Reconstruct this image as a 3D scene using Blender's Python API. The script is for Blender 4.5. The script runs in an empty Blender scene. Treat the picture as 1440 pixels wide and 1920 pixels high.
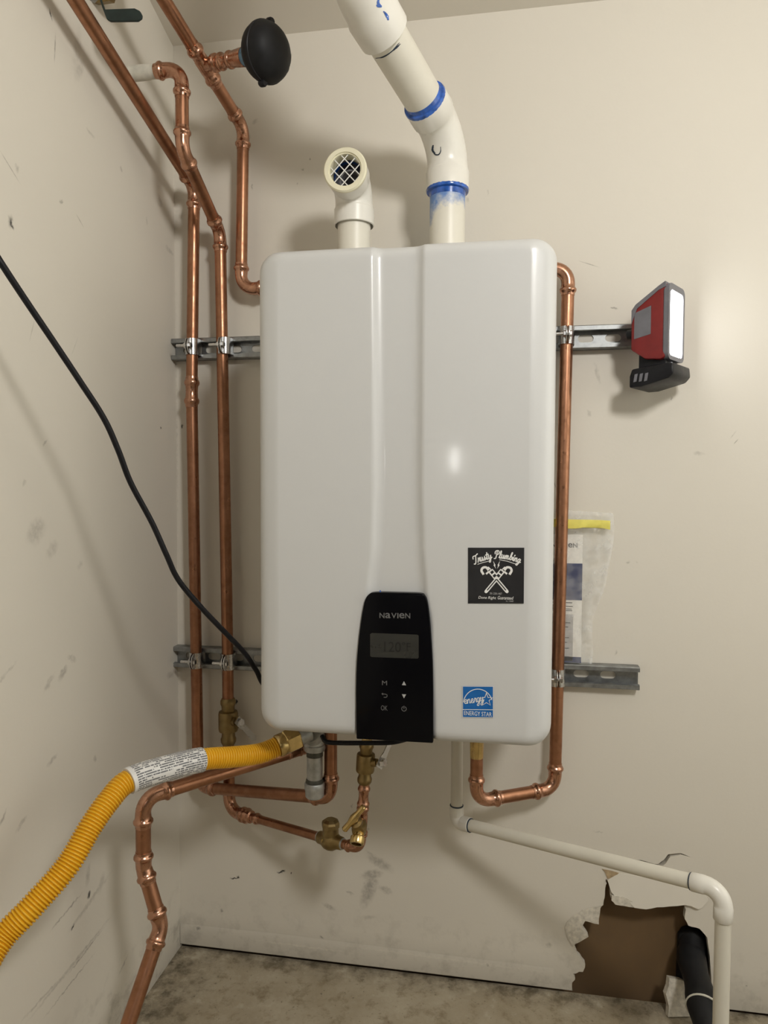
import bpy, bmesh, math, random
from mathutils import Vector, Matrix
random.seed(4)
S = bpy.context.scene
COL = S.collection
PI = math.pi

# ------------------------------------------------------------------ camera
FPX, YAW, PIT, ROLL, DCAM, HCAM = 1331.0, math.radians(9.66), math.radians(2.3), math.radians(0.2), 1.34, 0.959
FW = Vector((-math.sin(YAW)*math.cos(PIT), math.cos(YAW)*math.cos(PIT), -math.sin(PIT)))
_r0 = Vector((math.cos(YAW), math.sin(YAW), 0)); _u0 = _r0.cross(FW)
RT = _r0*math.cos(ROLL) + _u0*math.sin(ROLL); UP = _u0*math.cos(ROLL) - _r0*math.sin(ROLL)
CAM = Vector((0, -DCAM, HCAM))
cd = bpy.data.cameras.new('camera'); cam = bpy.data.objects.new('camera', cd); COL.objects.link(cam)
cd.sensor_fit = 'HORIZONTAL'; cd.sensor_width = 36; cd.lens = FPX/1440*36; cd.clip_start = 0.02
_m = Matrix((RT, UP, -FW)).transposed().to_4x4(); _m.translation = CAM; cam.matrix_world = _m
S.camera = cam

# ------------------------------------------------------------------ light and exposure
w = bpy.data.worlds.new('world'); S.world = w; w.use_nodes = True
w.node_tree.nodes['Background'].inputs[0].default_value = (0.9, 0.92, 1, 1)
w.node_tree.nodes['Background'].inputs[1].default_value = 0.02
def area(name, loc, target, sx, sy, power, col):
    l = bpy.data.lights.new(name, 'AREA'); l.shape = 'RECTANGLE'; l.size = sx; l.size_y = sy
    l.energy = power; l.color = col
    o = bpy.data.objects.new(name, l); COL.objects.link(o); o.location = loc
    o.rotation_euler = (Vector(target)-Vector(loc)).to_track_quat('-Z', 'Y').to_euler()
    return o
area('room_lamp', (0.62, -1.55, 1.82), (-0.1, -0.1, 0.95), 0.24, 0.24, 15.5, (1.0, 0.975, 0.93))
area('doorway_bulb', (-0.19, -2.35, 1.06), (-0.1, -0.3, 1.0), 0.024, 0.09, 0.5, (1.0, 0.98, 0.95))
LAMP_STRENGTH, LAMP_POWER = 14.0, 12.0
S.view_settings.view_transform = 'Standard'; S.view_settings.look = 'None'
S.view_settings.exposure = 0.05; S.view_settings.gamma = 1.0; S.view_settings.use_curve_mapping = False
S.cycles.use_denoising = True
S.cycles.max_bounces = 8; S.cycles.diffuse_bounces = 5; S.cycles.transparent_max_bounces = 12
S.cycles.sample_clamp_indirect = 6.0; S.cycles.use_adaptive_sampling = True; S.cycles.adaptive_threshold = 0.03; S.cycles.adaptive_min_samples = 16

# ------------------------------------------------------------------ survey helpers: sight line -> point on a plane of the room
def ray(x, y): return FW + RT*((x-720)/FPX) - UP*((y-960)/FPX)
def P(x, y, Y):
    r = ray(x, y); return CAM + r*((Y+DCAM)/r.y)
def Pd(x, y, d): return CAM + ray(x, y)*d
def PX(x, y, X):
    r = ray(x, y); return CAM + r*(X/r.x)
def PZ(x, y, Z):
    r = ray(x, y); return CAM + r*((Z-HCAM)/r.z)

# ------------------------------------------------------------------ materials
MATS = {}
def newmat(name):
    m = bpy.data.materials.new(name); m.use_nodes = True; MATS[name] = m
    return m, m.node_tree, m.node_tree.nodes['Principled BSDF']
def nd(nt, t, **kw):
    n = nt.nodes.new(t)
    for k, v in kw.items(): setattr(n, k, v)
    return n
def mathn(nt, op, a, b=None, clamp=False):
    n = nd(nt, 'ShaderNodeMath', operation=op); n.use_clamp = clamp
    for i, v in enumerate((a, b)):
        if v is None: continue
        if isinstance(v, (int, float)): n.inputs[i].default_value = v
        else: nt.links.new(v, n.inputs[i])
    return n.outputs[0]
def noise(nt, vec, scale, detail=3, rough=0.55):
    n = nd(nt, 'ShaderNodeTexNoise'); n.inputs['Scale'].default_value = scale
    n.inputs['Detail'].default_value = detail; n.inputs['Roughness'].default_value = rough
    if vec is not None: nt.links.new(vec, n.inputs['Vector'])
    return n
def maprange(nt, v, a, b, c, d, smooth=False):
    n = nd(nt, 'ShaderNodeMapRange')
    if smooth: n.interpolation_type = 'SMOOTHSTEP'
    nt.links.new(v, n.inputs[0])
    for i, x in zip((1, 2, 3, 4), (a, b, c, d)): n.inputs[i].default_value = x
    return n.outputs[0]
def mix(nt, fac, a, b, blend='MIX'):
    n = nd(nt, 'ShaderNodeMix', data_type='RGBA', blend_type=blend)
    if isinstance(fac, (int, float)): n.inputs[0].default_value = fac
    else: nt.links.new(fac, n.inputs[0])
    for i, v in ((6, a), (7, b)):
        if isinstance(v, tuple): n.inputs[i].default_value = v if len(v) == 4 else v+(1,)
        else: nt.links.new(v, n.inputs[i])
    return n.outputs[2]
def bump(nt, h, strength, dist, bsdf):
    n = nd(nt, 'ShaderNodeBump'); n.inputs['Strength'].default_value = strength; n.inputs['Distance'].default_value = dist
    nt.links.new(h, n.inputs['Height']); nt.links.new(n.outputs[0], bsdf.inputs['Normal'])
def srgb(r, g, b):
    f = lambda c: (c/255/12.92) if c/255 <= 0.04045 else ((c/255+0.055)/1.055)**2.4
    return (f(r), f(g), f(b))
def simple(name, col, rough=0.5, metal=0.0, var=0.12, scale=60, coat=0.0, spec=None):
    m, nt, b = newmat(name)
    tc = nd(nt, 'ShaderNodeTexCoord')
    nz = noise(nt, tc.outputs['Object'], scale)
    f = maprange(nt, nz.outputs[0], 0.3, 0.7, 1-var, 1+var)
    c = nd(nt, 'ShaderNodeVectorMath', operation='SCALE'); c.inputs[0].default_value = col; nt.links.new(f, c.inputs['Scale'])
    nt.links.new(c.outputs[0], b.inputs['Base Color'])
    r = maprange(nt, nz.outputs[0], 0.3, 0.7, rough*0.88, min(1, rough*1.12)); nt.links.new(r, b.inputs['Roughness'])
    b.inputs['Metallic'].default_value = metal; b.inputs['Coat Weight'].default_value = coat
    if spec is not None: b.inputs['Specular IOR Level'].default_value = spec
    return m
def copper(name, base, dark, rough, amt):
    m, nt, b = newmat(name)
    tc = nd(nt, 'ShaderNodeTexCoord')
    n1 = noise(nt, tc.outputs['Object'], 9, 4); n2 = noise(nt, tc.outputs['Object'], 70, 4)
    f = maprange(nt, mathn(nt, 'ADD', mathn(nt, 'MULTIPLY', n1.outputs[0], 0.65), mathn(nt, 'MULTIPLY', n2.outputs[0], 0.35)), 0.42, 0.62, 0, amt)
    nt.links.new(mix(nt, f, base, dark), b.inputs['Base Color'])
    nt.links.new(maprange(nt, n2.outputs[0], 0.3, 0.7, rough*0.8, rough*1.35), b.inputs['Roughness'])
    b.inputs['Metallic'].default_value = 1.0
    return m
copper('copper_pipe', (0.44, 0.22, 0.13), (0.27, 0.128, 0.07), 0.34, 0.85)
copper('copper_fitting', (0.55, 0.305, 0.205), (0.37, 0.19, 0.12), 0.24, 0.7)
simple('brass_dull', (0.30, 0.22, 0.10), 0.42, 1.0, 0.2, 80)
simple('brass_bright', (0.62, 0.46, 0.20), 0.25, 1.0, 0.15, 60)
simple('galvanized', (0.46, 0.47, 0.46), 0.5, 0.85, 0.3, 55)
simple('strut_zinc', (0.30, 0.31, 0.31), 0.45, 0.9, 0.25, 70)
simple('clamp_steel', (0.62, 0.62, 0.62), 0.26, 1.0, 0.1, 90)
simple('pipe_dope', (0.07, 0.07, 0.055), 0.6, 0.0, 0.3, 120)
simple('pvc_white', (0.78, 0.76, 0.70), 0.32, 0.0, 0.03, 30)
simple('pvc_dark_inside', (0.05, 0.055, 0.06), 0.6)
simple('pvc_cream', (0.80, 0.76, 0.58), 0.4, 0.0, 0.03, 30)
simple('primer_blue', (0.02, 0.10, 0.42), 0.22, 0.0, 0.45, 90, 0.4)
simple('black_rubber', (0.012, 0.012, 0.013), 0.55, 0.0, 0.3, 60, 0.0, 0.22)
simple('black_plastic', (0.012, 0.012, 0.014), 0.4, 0.0, 0.2, 120, 0.0, 0.22)
simple('cord_black', (0.010, 0.010, 0.012), 0.42, 0.0, 0.1, 60, 0.0, 0.22)
simple('gypsum', (0.62, 0.58, 0.50), 0.9, 0.0, 0.2, 140)
simple('torn_paper', (0.40, 0.30, 0.18), 0.9, 0.0, 0.25, 120)
simple('cavity_brown', (0.17, 0.105, 0.05), 0.85, 0.0, 0.06, 25)
simple('tape_blue', (0.13, 0.25, 0.38), 0.5, 0.0, 0.3, 200)
simple('lever_green', (0.010, 0.022, 0.020), 0.45, 0.0, 0.25, 90)
simple('print_white', (0.80, 0.80, 0.78), 0.5, 0.0, 0.03)
simple('print_grey', (0.14, 0.14, 0.14), 0.5, 0.0, 0.03)
simple('print_pale', (0.42, 0.42, 0.42), 0.5, 0.0, 0.03)  # paler grey ink
simple('print_black', (0.012, 0.012, 0.014), 0.5, 0.0, 0.1)
simple('print_lcd_digit', (0.013, 0.013, 0.012), 0.4, 0.0, 0.1)
simple('lcd_grey', (0.034, 0.034, 0.030), 0.3, 0.0, 0.0)
simple('sticker_black', (0.014, 0.014, 0.016), 0.45, 0.0, 0.1)
simple('sticker_blue', (0.012, 0.13, 0.42), 0.35, 0.0, 0.05)
simple('booklet_paper', (0.80, 0.78, 0.72), 0.6, 0.0, 0.03)
simple('booklet_navy', (0.025, 0.035, 0.11), 0.45, 0.0, 0.05)
simple('booklet_table', (0.46, 0.45, 0.43), 0.6, 0.0, 0.05)
simple('zip_yellow', (0.80, 0.72, 0.16), 0.4, 0.0, 0.1)
simple('lamp_red', (0.22, 0.016, 0.016), 0.4, 0.0, 0.08)
simple('lamp_grey', (0.16, 0.16, 0.18), 0.45, 0.0, 0.1)
simple('marker_ink', (0.02, 0.035, 0.06), 0.5)
simple('nylon_tie', (0.62, 0.60, 0.52), 0.4)
simple('pipe_paint', (0.62, 0.60, 0.52), 0.7, 0.0, 0.15, 60)
# heater enamel
m, nt, b = newmat('enamel_white')
tc = nd(nt, 'ShaderNodeTexCoord'); nz = noise(nt, tc.outputs['Object'], 900, 2)
b.inputs['Base Color'].default_value = (0.605, 0.61, 0.605, 1); b.inputs['Roughness'].default_value = 0.33
bump(nt, nz.outputs[0], 0.12, 0.0004, b); b.inputs['Coat Weight'].default_value = 0.35; b.inputs['Coat Roughness'].default_value = 0.09
# control panel gloss
m, nt, b = newmat('panel_gloss')
tc = nd(nt, 'ShaderNodeTexCoord'); nz = noise(nt, tc.outputs['Object'], 12, 2)
b.inputs['Base Color'].default_value = (0.004, 0.004, 0.005, 1)
nt.links.new(maprange(nt, nz.outputs[0], 0.3, 0.7, 0.08, 0.16), b.inputs['Roughness']); b.inputs['Specular IOR Level'].default_value = 0.10
# exhaust riser pipe with blue primer brushed below the fitting (uv.y = distance along the pipe)
def pvc_pipe_mat(name, spans, tint=(0.74, 0.71, 0.62)):
    m, nt, b = newmat(name)
    uv = nd(nt, 'ShaderNodeUVMap'); sep = nd(nt, 'ShaderNodeSeparateXYZ'); nt.links.new(uv.outputs[0], sep.inputs[0])
    tc = nd(nt, 'ShaderNodeTexCoord')
    nz = noise(nt, tc.outputs['Object'], 45, 5, 0.65); ns = noise(nt, tc.outputs['Object'], 14, 3)
    colr = mix(nt, maprange(nt, ns.outputs[0], 0.35, 0.65, 0, 0.25), tint, tuple(c*0.8 for c in tint))
    for (v0, reach, depth) in spans:     # brushed primer that fades out over 'reach' metres below v0
        d = mathn(nt, 'ABSOLUTE', mathn(nt, 'SUBTRACT', sep.outputs[1], v0))
        k = mathn(nt, 'ADD', d, mathn(nt, 'MULTIPLY', mathn(nt, 'SUBTRACT', nz.outputs[0], 0.5), reach*1.3))
        side = mathn(nt, 'MULTIPLY', mathn(nt, 'SINE', mathn(nt, 'ADD', mathn(nt, 'MULTIPLY', sep.outputs[0], 2*PI), depth)), reach*0.45)
        f = maprange(nt, mathn(nt, 'ADD', k, side), reach*0.55, reach*1.05, 0.92, 0.0)
        colr = mix(nt, f, colr, mix(nt, nz.outputs[0], (0.03, 0.13, 0.45), (0.16, 0.32, 0.62)))
    nt.links.new(colr, b.inputs['Base Color']); b.inputs['Roughness'].default_value = 0.4
pvc_pipe_mat('pvc_riser', [(0.205, 0.055, 1.0)])
pvc_pipe_mat('pvc_diag', [])
pvc_pipe_mat('pvc_drain', [], (0.70, 0.67, 0.58))
# yellow gas hose
m, nt, b = newmat('hose_yellow')
tc = nd(nt, 'ShaderNodeTexCoord'); nz = noise(nt, tc.outputs['Object'], 30, 3)
nt.links.new(mix(nt, nz.outputs[0], (0.70, 0.36, 0.012), (0.80, 0.45, 0.02)), b.inputs['Base Color']); b.inputs['Roughness'].default_value = 0.36
# hose sleeve printed with small type
m, nt, b = newmat('hose_label')
uv = nd(nt, 'ShaderNodeUVMap'); sep = nd(nt, 'ShaderNodeSeparateXYZ'); nt.links.new(uv.outputs[0], sep.inputs[0])
rows = mathn(nt, 'FRACT', mathn(nt, 'MULTIPLY', sep.outputs[0], 34)); rid = mathn(nt, 'FLOOR', mathn(nt, 'MULTIPLY', sep.outputs[0], 34))
cmb = nd(nt, 'ShaderNodeCombineXYZ'); nt.links.new(mathn(nt, 'MULTIPLY', sep.outputs[1], 520), cmb.inputs[0]); nt.links.new(mathn(nt, 'MULTIPLY', rid, 7.3), cmb.inputs[1])
nz = noise(nt, cmb.outputs[0], 1.0, 2); cmb2 = nd(nt, 'ShaderNodeCombineXYZ'); nt.links.new(mathn(nt, 'MULTIPLY', sep.outputs[1], 45), cmb2.inputs[0]); nt.links.new(mathn(nt, 'MULTIPLY', rid, 3.1), cmb2.inputs[1])
ng = noise(nt, cmb2.outputs[0], 1.0, 1)
inkm = mathn(nt, 'MULTIPLY', mathn(nt, 'MULTIPLY', mathn(nt, 'GREATER_THAN', nz.outputs[0], 0.42), mathn(nt, 'LESS_THAN', rows, 0.6)), mathn(nt, 'GREATER_THAN', ng.outputs[0], 0.40))
edge = mathn(nt, 'MULTIPLY', mathn(nt, 'GREATER_THAN', sep.outputs[1], 0.006), mathn(nt, 'LESS_THAN', sep.outputs[1], 0.118))
nt.links.new(mix(nt, mathn(nt, 'MULTIPLY', mathn(nt, 'MULTIPLY', inkm, edge), 0.85), (0.72, 0.71, 0.69), (0.05, 0.055, 0.07)), b.inputs['Base Color']); b.inputs['Roughness'].default_value = 0.3
# lamp panel
m, nt, b = newmat('led_panel')
tc = nd(nt, 'ShaderNodeTexCoord'); nz = noise(nt, tc.outputs['Object'], 10, 1)
b.inputs['Base Color'].default_value = (0.9, 0.9, 0.9, 1); b.inputs['Emission Color'].default_value = (0.97, 0.985, 1.0, 1)
nt.links.new(maprange(nt, nz.outputs[0], 0, 1, LAMP_STRENGTH*0.98, LAMP_STRENGTH*1.02), b.inputs['Emission Strength'])
# plastic bag
m, nt, b = newmat('bag_plastic')
tc = nd(nt, 'ShaderNodeTexCoord'); nz = noise(nt, tc.outputs['Object'], 40, 3)
b.inputs['Base Color'].default_value = (0.85, 0.85, 0.83, 1); b.inputs['Roughness'].default_value = 0.22
nt.links.new(maprange(nt, nz.outputs[0], 0.35, 0.7, 0.06, 0.36), b.inputs['Alpha'])

# painted plaster with scuffs, other dark marks and painted highlight lines.  marks: (a, b, half length, half width, angle deg, strength, colour index)
def plaster(name, base, horiz, marks, grime=None, cuts=None, fade=None):
    """painted wall; the marks are split into height bands so that each band only works out its own marks"""
    m, nt, b0 = newmat(name); out = nt.nodes['Material Output']
    tc = nd(nt, 'ShaderNodeTexCoord'); ob = tc.outputs['Object']
    sp = nd(nt, 'ShaderNodeSeparateXYZ'); nt.links.new(ob, sp.inputs[0])
    def bsdf(mk, lo):
        b = nd(nt, 'ShaderNodeBsdfPrincipled'); b.inputs['Roughness'].default_value = 0.62
        big = noise(nt, ob, 2.2, 2)
        colr = mix(nt, maprange(nt, big.outputs[0], 0.3, 0.7, 0, 0.35), base, tuple(c*0.93 for c in base))
        if mk is not None:
            if grime and lo:                            # dirt splashed along the foot of the wall
                mid = noise(nt, ob, 26, 4, 0.7)
                g = mathn(nt, 'MULTIPLY', maprange(nt, sp.outputs[2], 0.0, 0.16, 1, 0), maprange(nt, mid.outputs[0], 0.5, 0.72, 0, grime))
                colr = mix(nt, g, colr, (0.10, 0.085, 0.06))
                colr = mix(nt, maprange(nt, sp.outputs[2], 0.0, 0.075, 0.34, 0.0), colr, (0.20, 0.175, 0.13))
            wv = nd(nt, 'ShaderNodeVectorMath', operation='MULTIPLY_ADD'); nz = noise(nt, ob, 110, 2, 0.65)
            nt.links.new(nz.outputs[1], wv.inputs[0]); wv.inputs[1].default_value = (0.010,)*3
            sub = nd(nt, 'ShaderNodeVectorMath', operation='SUBTRACT'); nt.links.new(ob, sub.inputs[0]); sub.inputs[1].default_value = (0.005,)*3
            nt.links.new(sub.outputs[0], wv.inputs[2]); brk = noise(nt, ob, 120, 3, 0.6)
            tot = {0: None, 1: None, 2: None}
            for (a, z, hl, hw, ang, st, ci) in mk:
                mp = nd(nt, 'ShaderNodeMapping', vector_type='TEXTURE'); nt.links.new(wv.outputs[0] if hw > 0.0016 else ob, mp.inputs[0])
                if horiz == 'x':
                    mp.inputs[1].default_value = (a, 0, z); mp.inputs[2].default_value = (0, -math.radians(ang), 0); mp.inputs[3].default_value = (hl, 1000, hw)
                else:
                    mp.inputs[1].default_value = (0, a, z); mp.inputs[2].default_value = (math.radians(ang), 0, 0); mp.inputs[3].default_value = (1000, hl, hw)
                ln = nd(nt, 'ShaderNodeVectorMath', operation='LENGTH'); nt.links.new(mp.outputs[0], ln.inputs[0])
                f = maprange(nt, ln.outputs['Value'], 0.25, 1.1, st*(1.0 if ci == 1 else 0.78), 0.0, True)
                tot[ci] = f if tot[ci] is None else mathn(nt, 'MAXIMUM', tot[ci], f)
            for ci, cc in ((0, (0.10, 0.088, 0.07)), (2, (0.72, 0.68, 0.58)), (1, (0.012, 0.010, 0.008))):  # the pale colour paints highlight lines into the wall
                if tot[ci] is not None:
                    f = tot[ci] if ci == 1 else mathn(nt, 'MULTIPLY', tot[ci], maprange(nt, brk.outputs[0], 0.35, 0.6, 0.4, 1.0))
                    colr = mix(nt, f, colr, cc)
            fine = noise(nt, ob, 160, 2); bump(nt, fine.outputs[0], 0.10, 0.0012, b)
        nt.links.new(colr, b.inputs['Base Color']); return b.outputs[0]
    if not cuts:
        nt.links.new(bsdf(None, False), out.inputs[0]); nt.nodes.remove(b0); return m
    edges = [-1.0]+list(cuts)+[9.0]; cur = None
    for i in range(len(edges)-2, -1, -1):
        lo, hi = edges[i], edges[i+1]
        mk = [k for k in marks if k[1]+max(k[2], k[3])*1.2 > lo and k[1]-max(k[2], k[3])*1.2 < hi]
        sh = bsdf(mk, i == 0)
        if cur is None: cur = sh
        else:
            ms = nd(nt, 'ShaderNodeMixShader'); nt.links.new(mathn(nt, 'LESS_THAN', sp.outputs[2], hi), ms.inputs[0]); nt.links.new(cur, ms.inputs[1]); nt.links.new(sh, ms.inputs[2]); cur = ms.outputs[0]
    # beyond the worn stretch the paint is plain
    ms = nd(nt, 'ShaderNodeMixShader'); nt.links.new(mathn(nt, 'GREATER_THAN', sp.outputs[0 if horiz == 'x' else 1], fade), ms.inputs[0])
    pl = bsdf(None, False)
    if horiz == 'x': nt.links.new(cur, ms.inputs[1]); nt.links.new(pl, ms.inputs[2])
    else: nt.links.new(pl, ms.inputs[1]); nt.links.new(cur, ms.inputs[2])
    nt.links.new(ms.outputs[0], out.inputs[0]); nt.nodes.remove(b0)
    return m
WALL = (0.69, 0.65, 0.572)
def bk(px, py, hl, hw, ang, st, ci=0):
    p = P(px, py, 0); return (p.x, p.z, hl, hw, ang, st, ci)
XL = -0.652                                                            # left wall plane
def lf(px, py, hl, hw, ang, st, ci=0):
    p = PX(px, py, XL); return (p.y, p.z, hl, hw, ang, st, ci)
def ll_(xa, ya, xb, yb, hw, st, ci=0):
    p, q = PX(xa, ya, XL), PX(xb, yb, XL); c = (p+q)/2
    return (c.y, c.z, (p-q).length*0.6, hw, math.degrees(math.atan2(q.z-p.z, q.y-p.y)), st, ci)
MB = [bk(440, 1647, .011, .0022, 8, 1, 1), bk(447, 1645, .004, .0034, 0, 1, 1), bk(527, 1635, .010, .0024, 15, 1, 1), bk(531, 1633, .0045, .0032, 0, 1, 1), bk(546, 1637, .003, .0014, 80, 1, 1),
      bk(692, 1668, .045, .016, 72, .62), bk(712, 1618, .034, .012, -28, .55), bk(697, 1640, .026, .012, 15, .6), bk(722, 1668, .016, .008, -18, .5), bk(655, 1674, .010, .003, -14, .6), bk(617, 1700, .016, .006, -18, .5), bk(705, 1612, .03, .005, -40, .5),
      bk(690, 1720, .02, .006, 10, .3), bk(603, 1757, .006, .0025, 0, .8), bk(372, 1740, .005, .005, 0, .8), bk(415, 1708, .004, .004, 0, .7), bk(360, 1755, .03, .018, 30, .35), bk(914, 1808, .003, .003, 0, .9), bk(1030, 1772, .007, .006, 0, .5),
      bk(443, 1315, .003, .006, 10, 1, 1), bk(332, 1270, .003, .003, 0, .9, 1), bk(332, 1282, .003, .003, 0, .9, 1), bk(341, 800, .003, .004, 0, .8, 1),
      bk(464, 262, .012, .006, 60, .5), bk(466, 278, .006, .002, 65, .9, 1), bk(478, 228, .008, .005, 40, .35), bk(472, 350, .002, .007, 0, .6), bk(581, 298, .002, .003, 0, .7), bk(567, 318, .003, .003, 0, .6), bk(558, 345, .002, .003, 0, .6),
      bk(1104, 495, .022, .001, -20, .7), bk(1152, 577, .008, .0025, -10, .8), bk(1120, 700, .004, .022, 15, .35), bk(1105, 775, .004, .008, 20, .35), bk(1259, 747, .002, .004, 0, .6), bk(1310, 850, .012, .004, -10, .35), bk(1380, 828, .007, .0012, 50, .7), bk(1375, 815, .009, .0012, 55, .5), bk(1040, 908, .008, .0012, -70, .8),
      bk(1177, 1055, .005, .003, 20, .45), bk(1194, 1054, .002, .003, 0, .5), bk(1155, 1224, .006, .003, 60, .4), bk(873, 300, .004, .004, 0, .4), bk(877, 375, .003, .009, 15, .35), bk(915, 360, .002, .005, 0, .4), bk(1122, 1560, .012, .002, 0, .3), bk(690, 1555, .004, .003, 0, .4), bk(660, 1512, .002, .004, 0, .5), bk(1400, 1849, .002, .002, 0, .8), bk(820, 1795, .25, .0022, -1, .5, 2), bk(560, 1772, .12, .002, -1, .7, 2), bk(330, 780, .30, .004, 90, .25)]  # pale pair: painted highlights on the skirt ridge; last: dark upright corner strip
ML = [lf(95, 27, .010, .0018, -60, .9, 1), lf(103, 90, .026, .0016, 85, .75), lf(18, 312, .03, .0012, -35, .6), lf(20, 415, .006, .010, 0, .8), lf(22, 420, .003, .008, 15, .9, 1), lf(115, 378, .006, .004, 40, .6), lf(150, 414, .014, .0013, -35, .6), lf(32, 316, .005, .006, 0, .4), lf(227, 317, .005, .006, 0, .4), lf(68, 996, .026, .020, 40, .4), lf(98, 1030, .02, .012, 40, .28), lf(118, 1262, .016, .008, 40, .55), lf(92, 1280, .018, .006, 40, .4), lf(135, 1235, .014, .006, -30, .35), lf(10, 1265, .03, .003, 30, .3), lf(98, 1425, .016, .005, 20, .6), lf(178, 1423, .006, .006, 0, .5), lf(5, 1535, .012, .004, 50, .6), lf(40, 1545, .016, .005, 30, .45),
      ll_(154, 1674, 96, 1744, .0022, .75), ll_(205, 1640, 130, 1745, .006, .35), ll_(195, 1740, 128, 1826, .0022, .75), ll_(205, 1722, 60, 1905, .004, .45), ll_(175, 1790, 85, 1905, .0018, .6), ll_(118, 1830, 40, 1915, .003, .45), ll_(240, 1790, 222, 1830, .003, .5), lf(165, 1640, .02, .008, 80, .35), lf(166, 1679, .007, .005, 60, .9, 1), lf(137, 1738, .006, .003, 40, .9, 1), lf(190, 1655, .02, .010, 60, .3),
      lf(302, 802, .004, .004, 0, .8, 1), lf(318, 470, .006, .02, 80, .35), lf(300, 380, .012, .012, 0, .35), lf(150, 130, .03, .01, 60, .3), lf(145, 95, .05, .012, 80, .22), lf(255, 140, .012, .005, -40, .5), lf(275, 415, .004, .01, 0, .4), lf(320, 1265, .008, .02, 80, .35), lf(170, 250, .004, .014, 80, .3), lf(140, 650, .02, .0012, 60, .3), lf(85, 830, .008, .003, 40, .4), lf(60, 620, .02, .0015, 70, .35), lf(150, 1060, .01, .006, 40, .3), lf(45, 905, .006, .004, 40, .35)]
plaster('plaster_back', WALL, 'x', MB, 0.32, (0.12, 0.22, 0.36, 0.9), 0.75)
plaster('plaster_left', WALL, 'y', ML, 0.6, (0.3, 0.5, 0.8, 1.3), -0.9)
plaster('plaster_plain', WALL, 'x', [])
# concrete floor
m, nt, b = newmat('concrete_floor')
tc = nd(nt, 'ShaderNodeTexCoord'); ob = tc.outputs['Object']
a1 = noise(nt, ob, 7, 6, 0.65); a2 = noise(nt, ob, 26, 6, 0.7); a3 = noise(nt, ob, 120, 4, 0.6)
colr = mix(nt, maprange(nt, a1.outputs[0], 0.35, 0.65, 0, 1), (0.41, 0.36, 0.27), (0.30, 0.25, 0.17))
colr = mix(nt, maprange(nt, a2.outputs[0], 0.52, 0.68, 0, 0.75), colr, (0.17, 0.13, 0.07))
colr = mix(nt, maprange(nt, a2.outputs[0], 0.30, 0.42, 0.4, 0), colr, (0.50, 0.46, 0.37))
colr = mix(nt, maprange(nt, a3.outputs[0], 0.62, 0.74, 0, 0.7), colr, (0.07, 0.055, 0.035))
sp = nd(nt, 'ShaderNodeSeparateXYZ'); nt.links.new(ob, sp.inputs[0])
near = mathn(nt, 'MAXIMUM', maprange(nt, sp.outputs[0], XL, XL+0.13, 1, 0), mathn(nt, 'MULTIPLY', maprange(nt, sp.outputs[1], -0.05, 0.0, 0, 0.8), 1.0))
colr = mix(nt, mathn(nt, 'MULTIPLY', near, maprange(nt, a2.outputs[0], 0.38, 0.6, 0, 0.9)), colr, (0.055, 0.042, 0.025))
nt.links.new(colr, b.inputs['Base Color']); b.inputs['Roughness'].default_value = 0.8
bump(nt, mathn(nt, 'ADD', a2.outputs[0], mathn(nt, 'MULTIPLY', a3.outputs[0], 0.4)), 0.5, 0.004, b)

# ------------------------------------------------------------------ mesh helpers
def wloc(o):
    v = Vector((0, 0, 0))
    while o is not None: v += o.location; o = o.parent
    return v
def obj(name, bm, mat, parent=None, smooth=True, ang=38, label=None):
    bmesh.ops.recalc_face_normals(bm, faces=bm.faces)
    for f in bm.faces: f.smooth = smooth
    for e in bm.edges:
        if len(e.link_faces) == 2: e.smooth = e.calc_face_angle(0) < math.radians(ang)
    if parent is not None:
        L = wloc(parent)
        for v in bm.verts: v.co -= L
    me = bpy.data.meshes.new(name); bm.to_mesh(me); bm.free()
    me.materials.append(MATS[mat])
    o = bpy.data.objects.new(name, me); COL.objects.link(o)
    if parent is not None: o.parent = parent
    if label: o['label'] = label
    return o
def tag(o, label, cat, group=None, kind=None):
    o['label'] = label; o['category'] = cat
    if group: o['group'] = group
    if kind: o['kind'] = kind
    return o
def thing(name, loc, label, cat, group=None):
    o = bpy.data.objects.new(name, None); COL.objects.link(o); o.location = loc; o.empty_display_size = 0.03
    return tag(o, label, cat, group, 'thing')
def NB(): return bmesh.new()
def sweep(bm, pts, rad, seg=24, caps=True, ref=None, ell=None):
    pts = [Vector(p) for p in pts]; n = len(pts)
    if isinstance(rad, (int, float)): rad = [rad]*n
    uvl = bm.loops.layers.uv.verify()
    tans = []
    for i in range(n):
        t = pts[min(i+1, n-1)] - pts[max(i-1, 0)]
        if t.length < 1e-9: t = tans[-1] if tans else Vector((0, 0, 1))
        tans.append(t.normalized())
    nrm = ref if ref is not None else (Vector((0, 0, 1)) if abs(tans[0].z) < 0.9 else Vector((0, -1, 0)))
    nrm = (nrm - tans[0]*nrm.dot(tans[0])).normalized()
    rings = []; L = 0; Ls = []
    for i in range(n):
        if i: 
            L += (pts[i]-pts[i-1]).length
            nrm = (nrm - tans[i]*nrm.dot(tans[i]))
            nrm.normalize()
        bi = tans[i].cross(nrm)
        rings.append([bm.verts.new(pts[i] + nrm*(rad[i]*math.cos(2*PI*k/seg)) + bi*(rad[i]*math.sin(2*PI*k/seg))) for k in range(seg)]); Ls.append(L)
    for i in range(n-1):
        for k in range(seg):
            f = bm.faces.new((rings[i][k], rings[i][(k+1) % seg], rings[i+1][(k+1) % seg], rings[i+1][k]))
            for lp, (u, v) in zip(f.loops, ((k/seg, Ls[i]), ((k+1)/seg, Ls[i]), ((k+1)/seg, Ls[i+1]), (k/seg, Ls[i+1]))): lp[uvl].uv = (u, v)
    if caps:
        bm.faces.new(rings[0][::-1]); bm.faces.new(rings[-1])
    return rings
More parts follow.
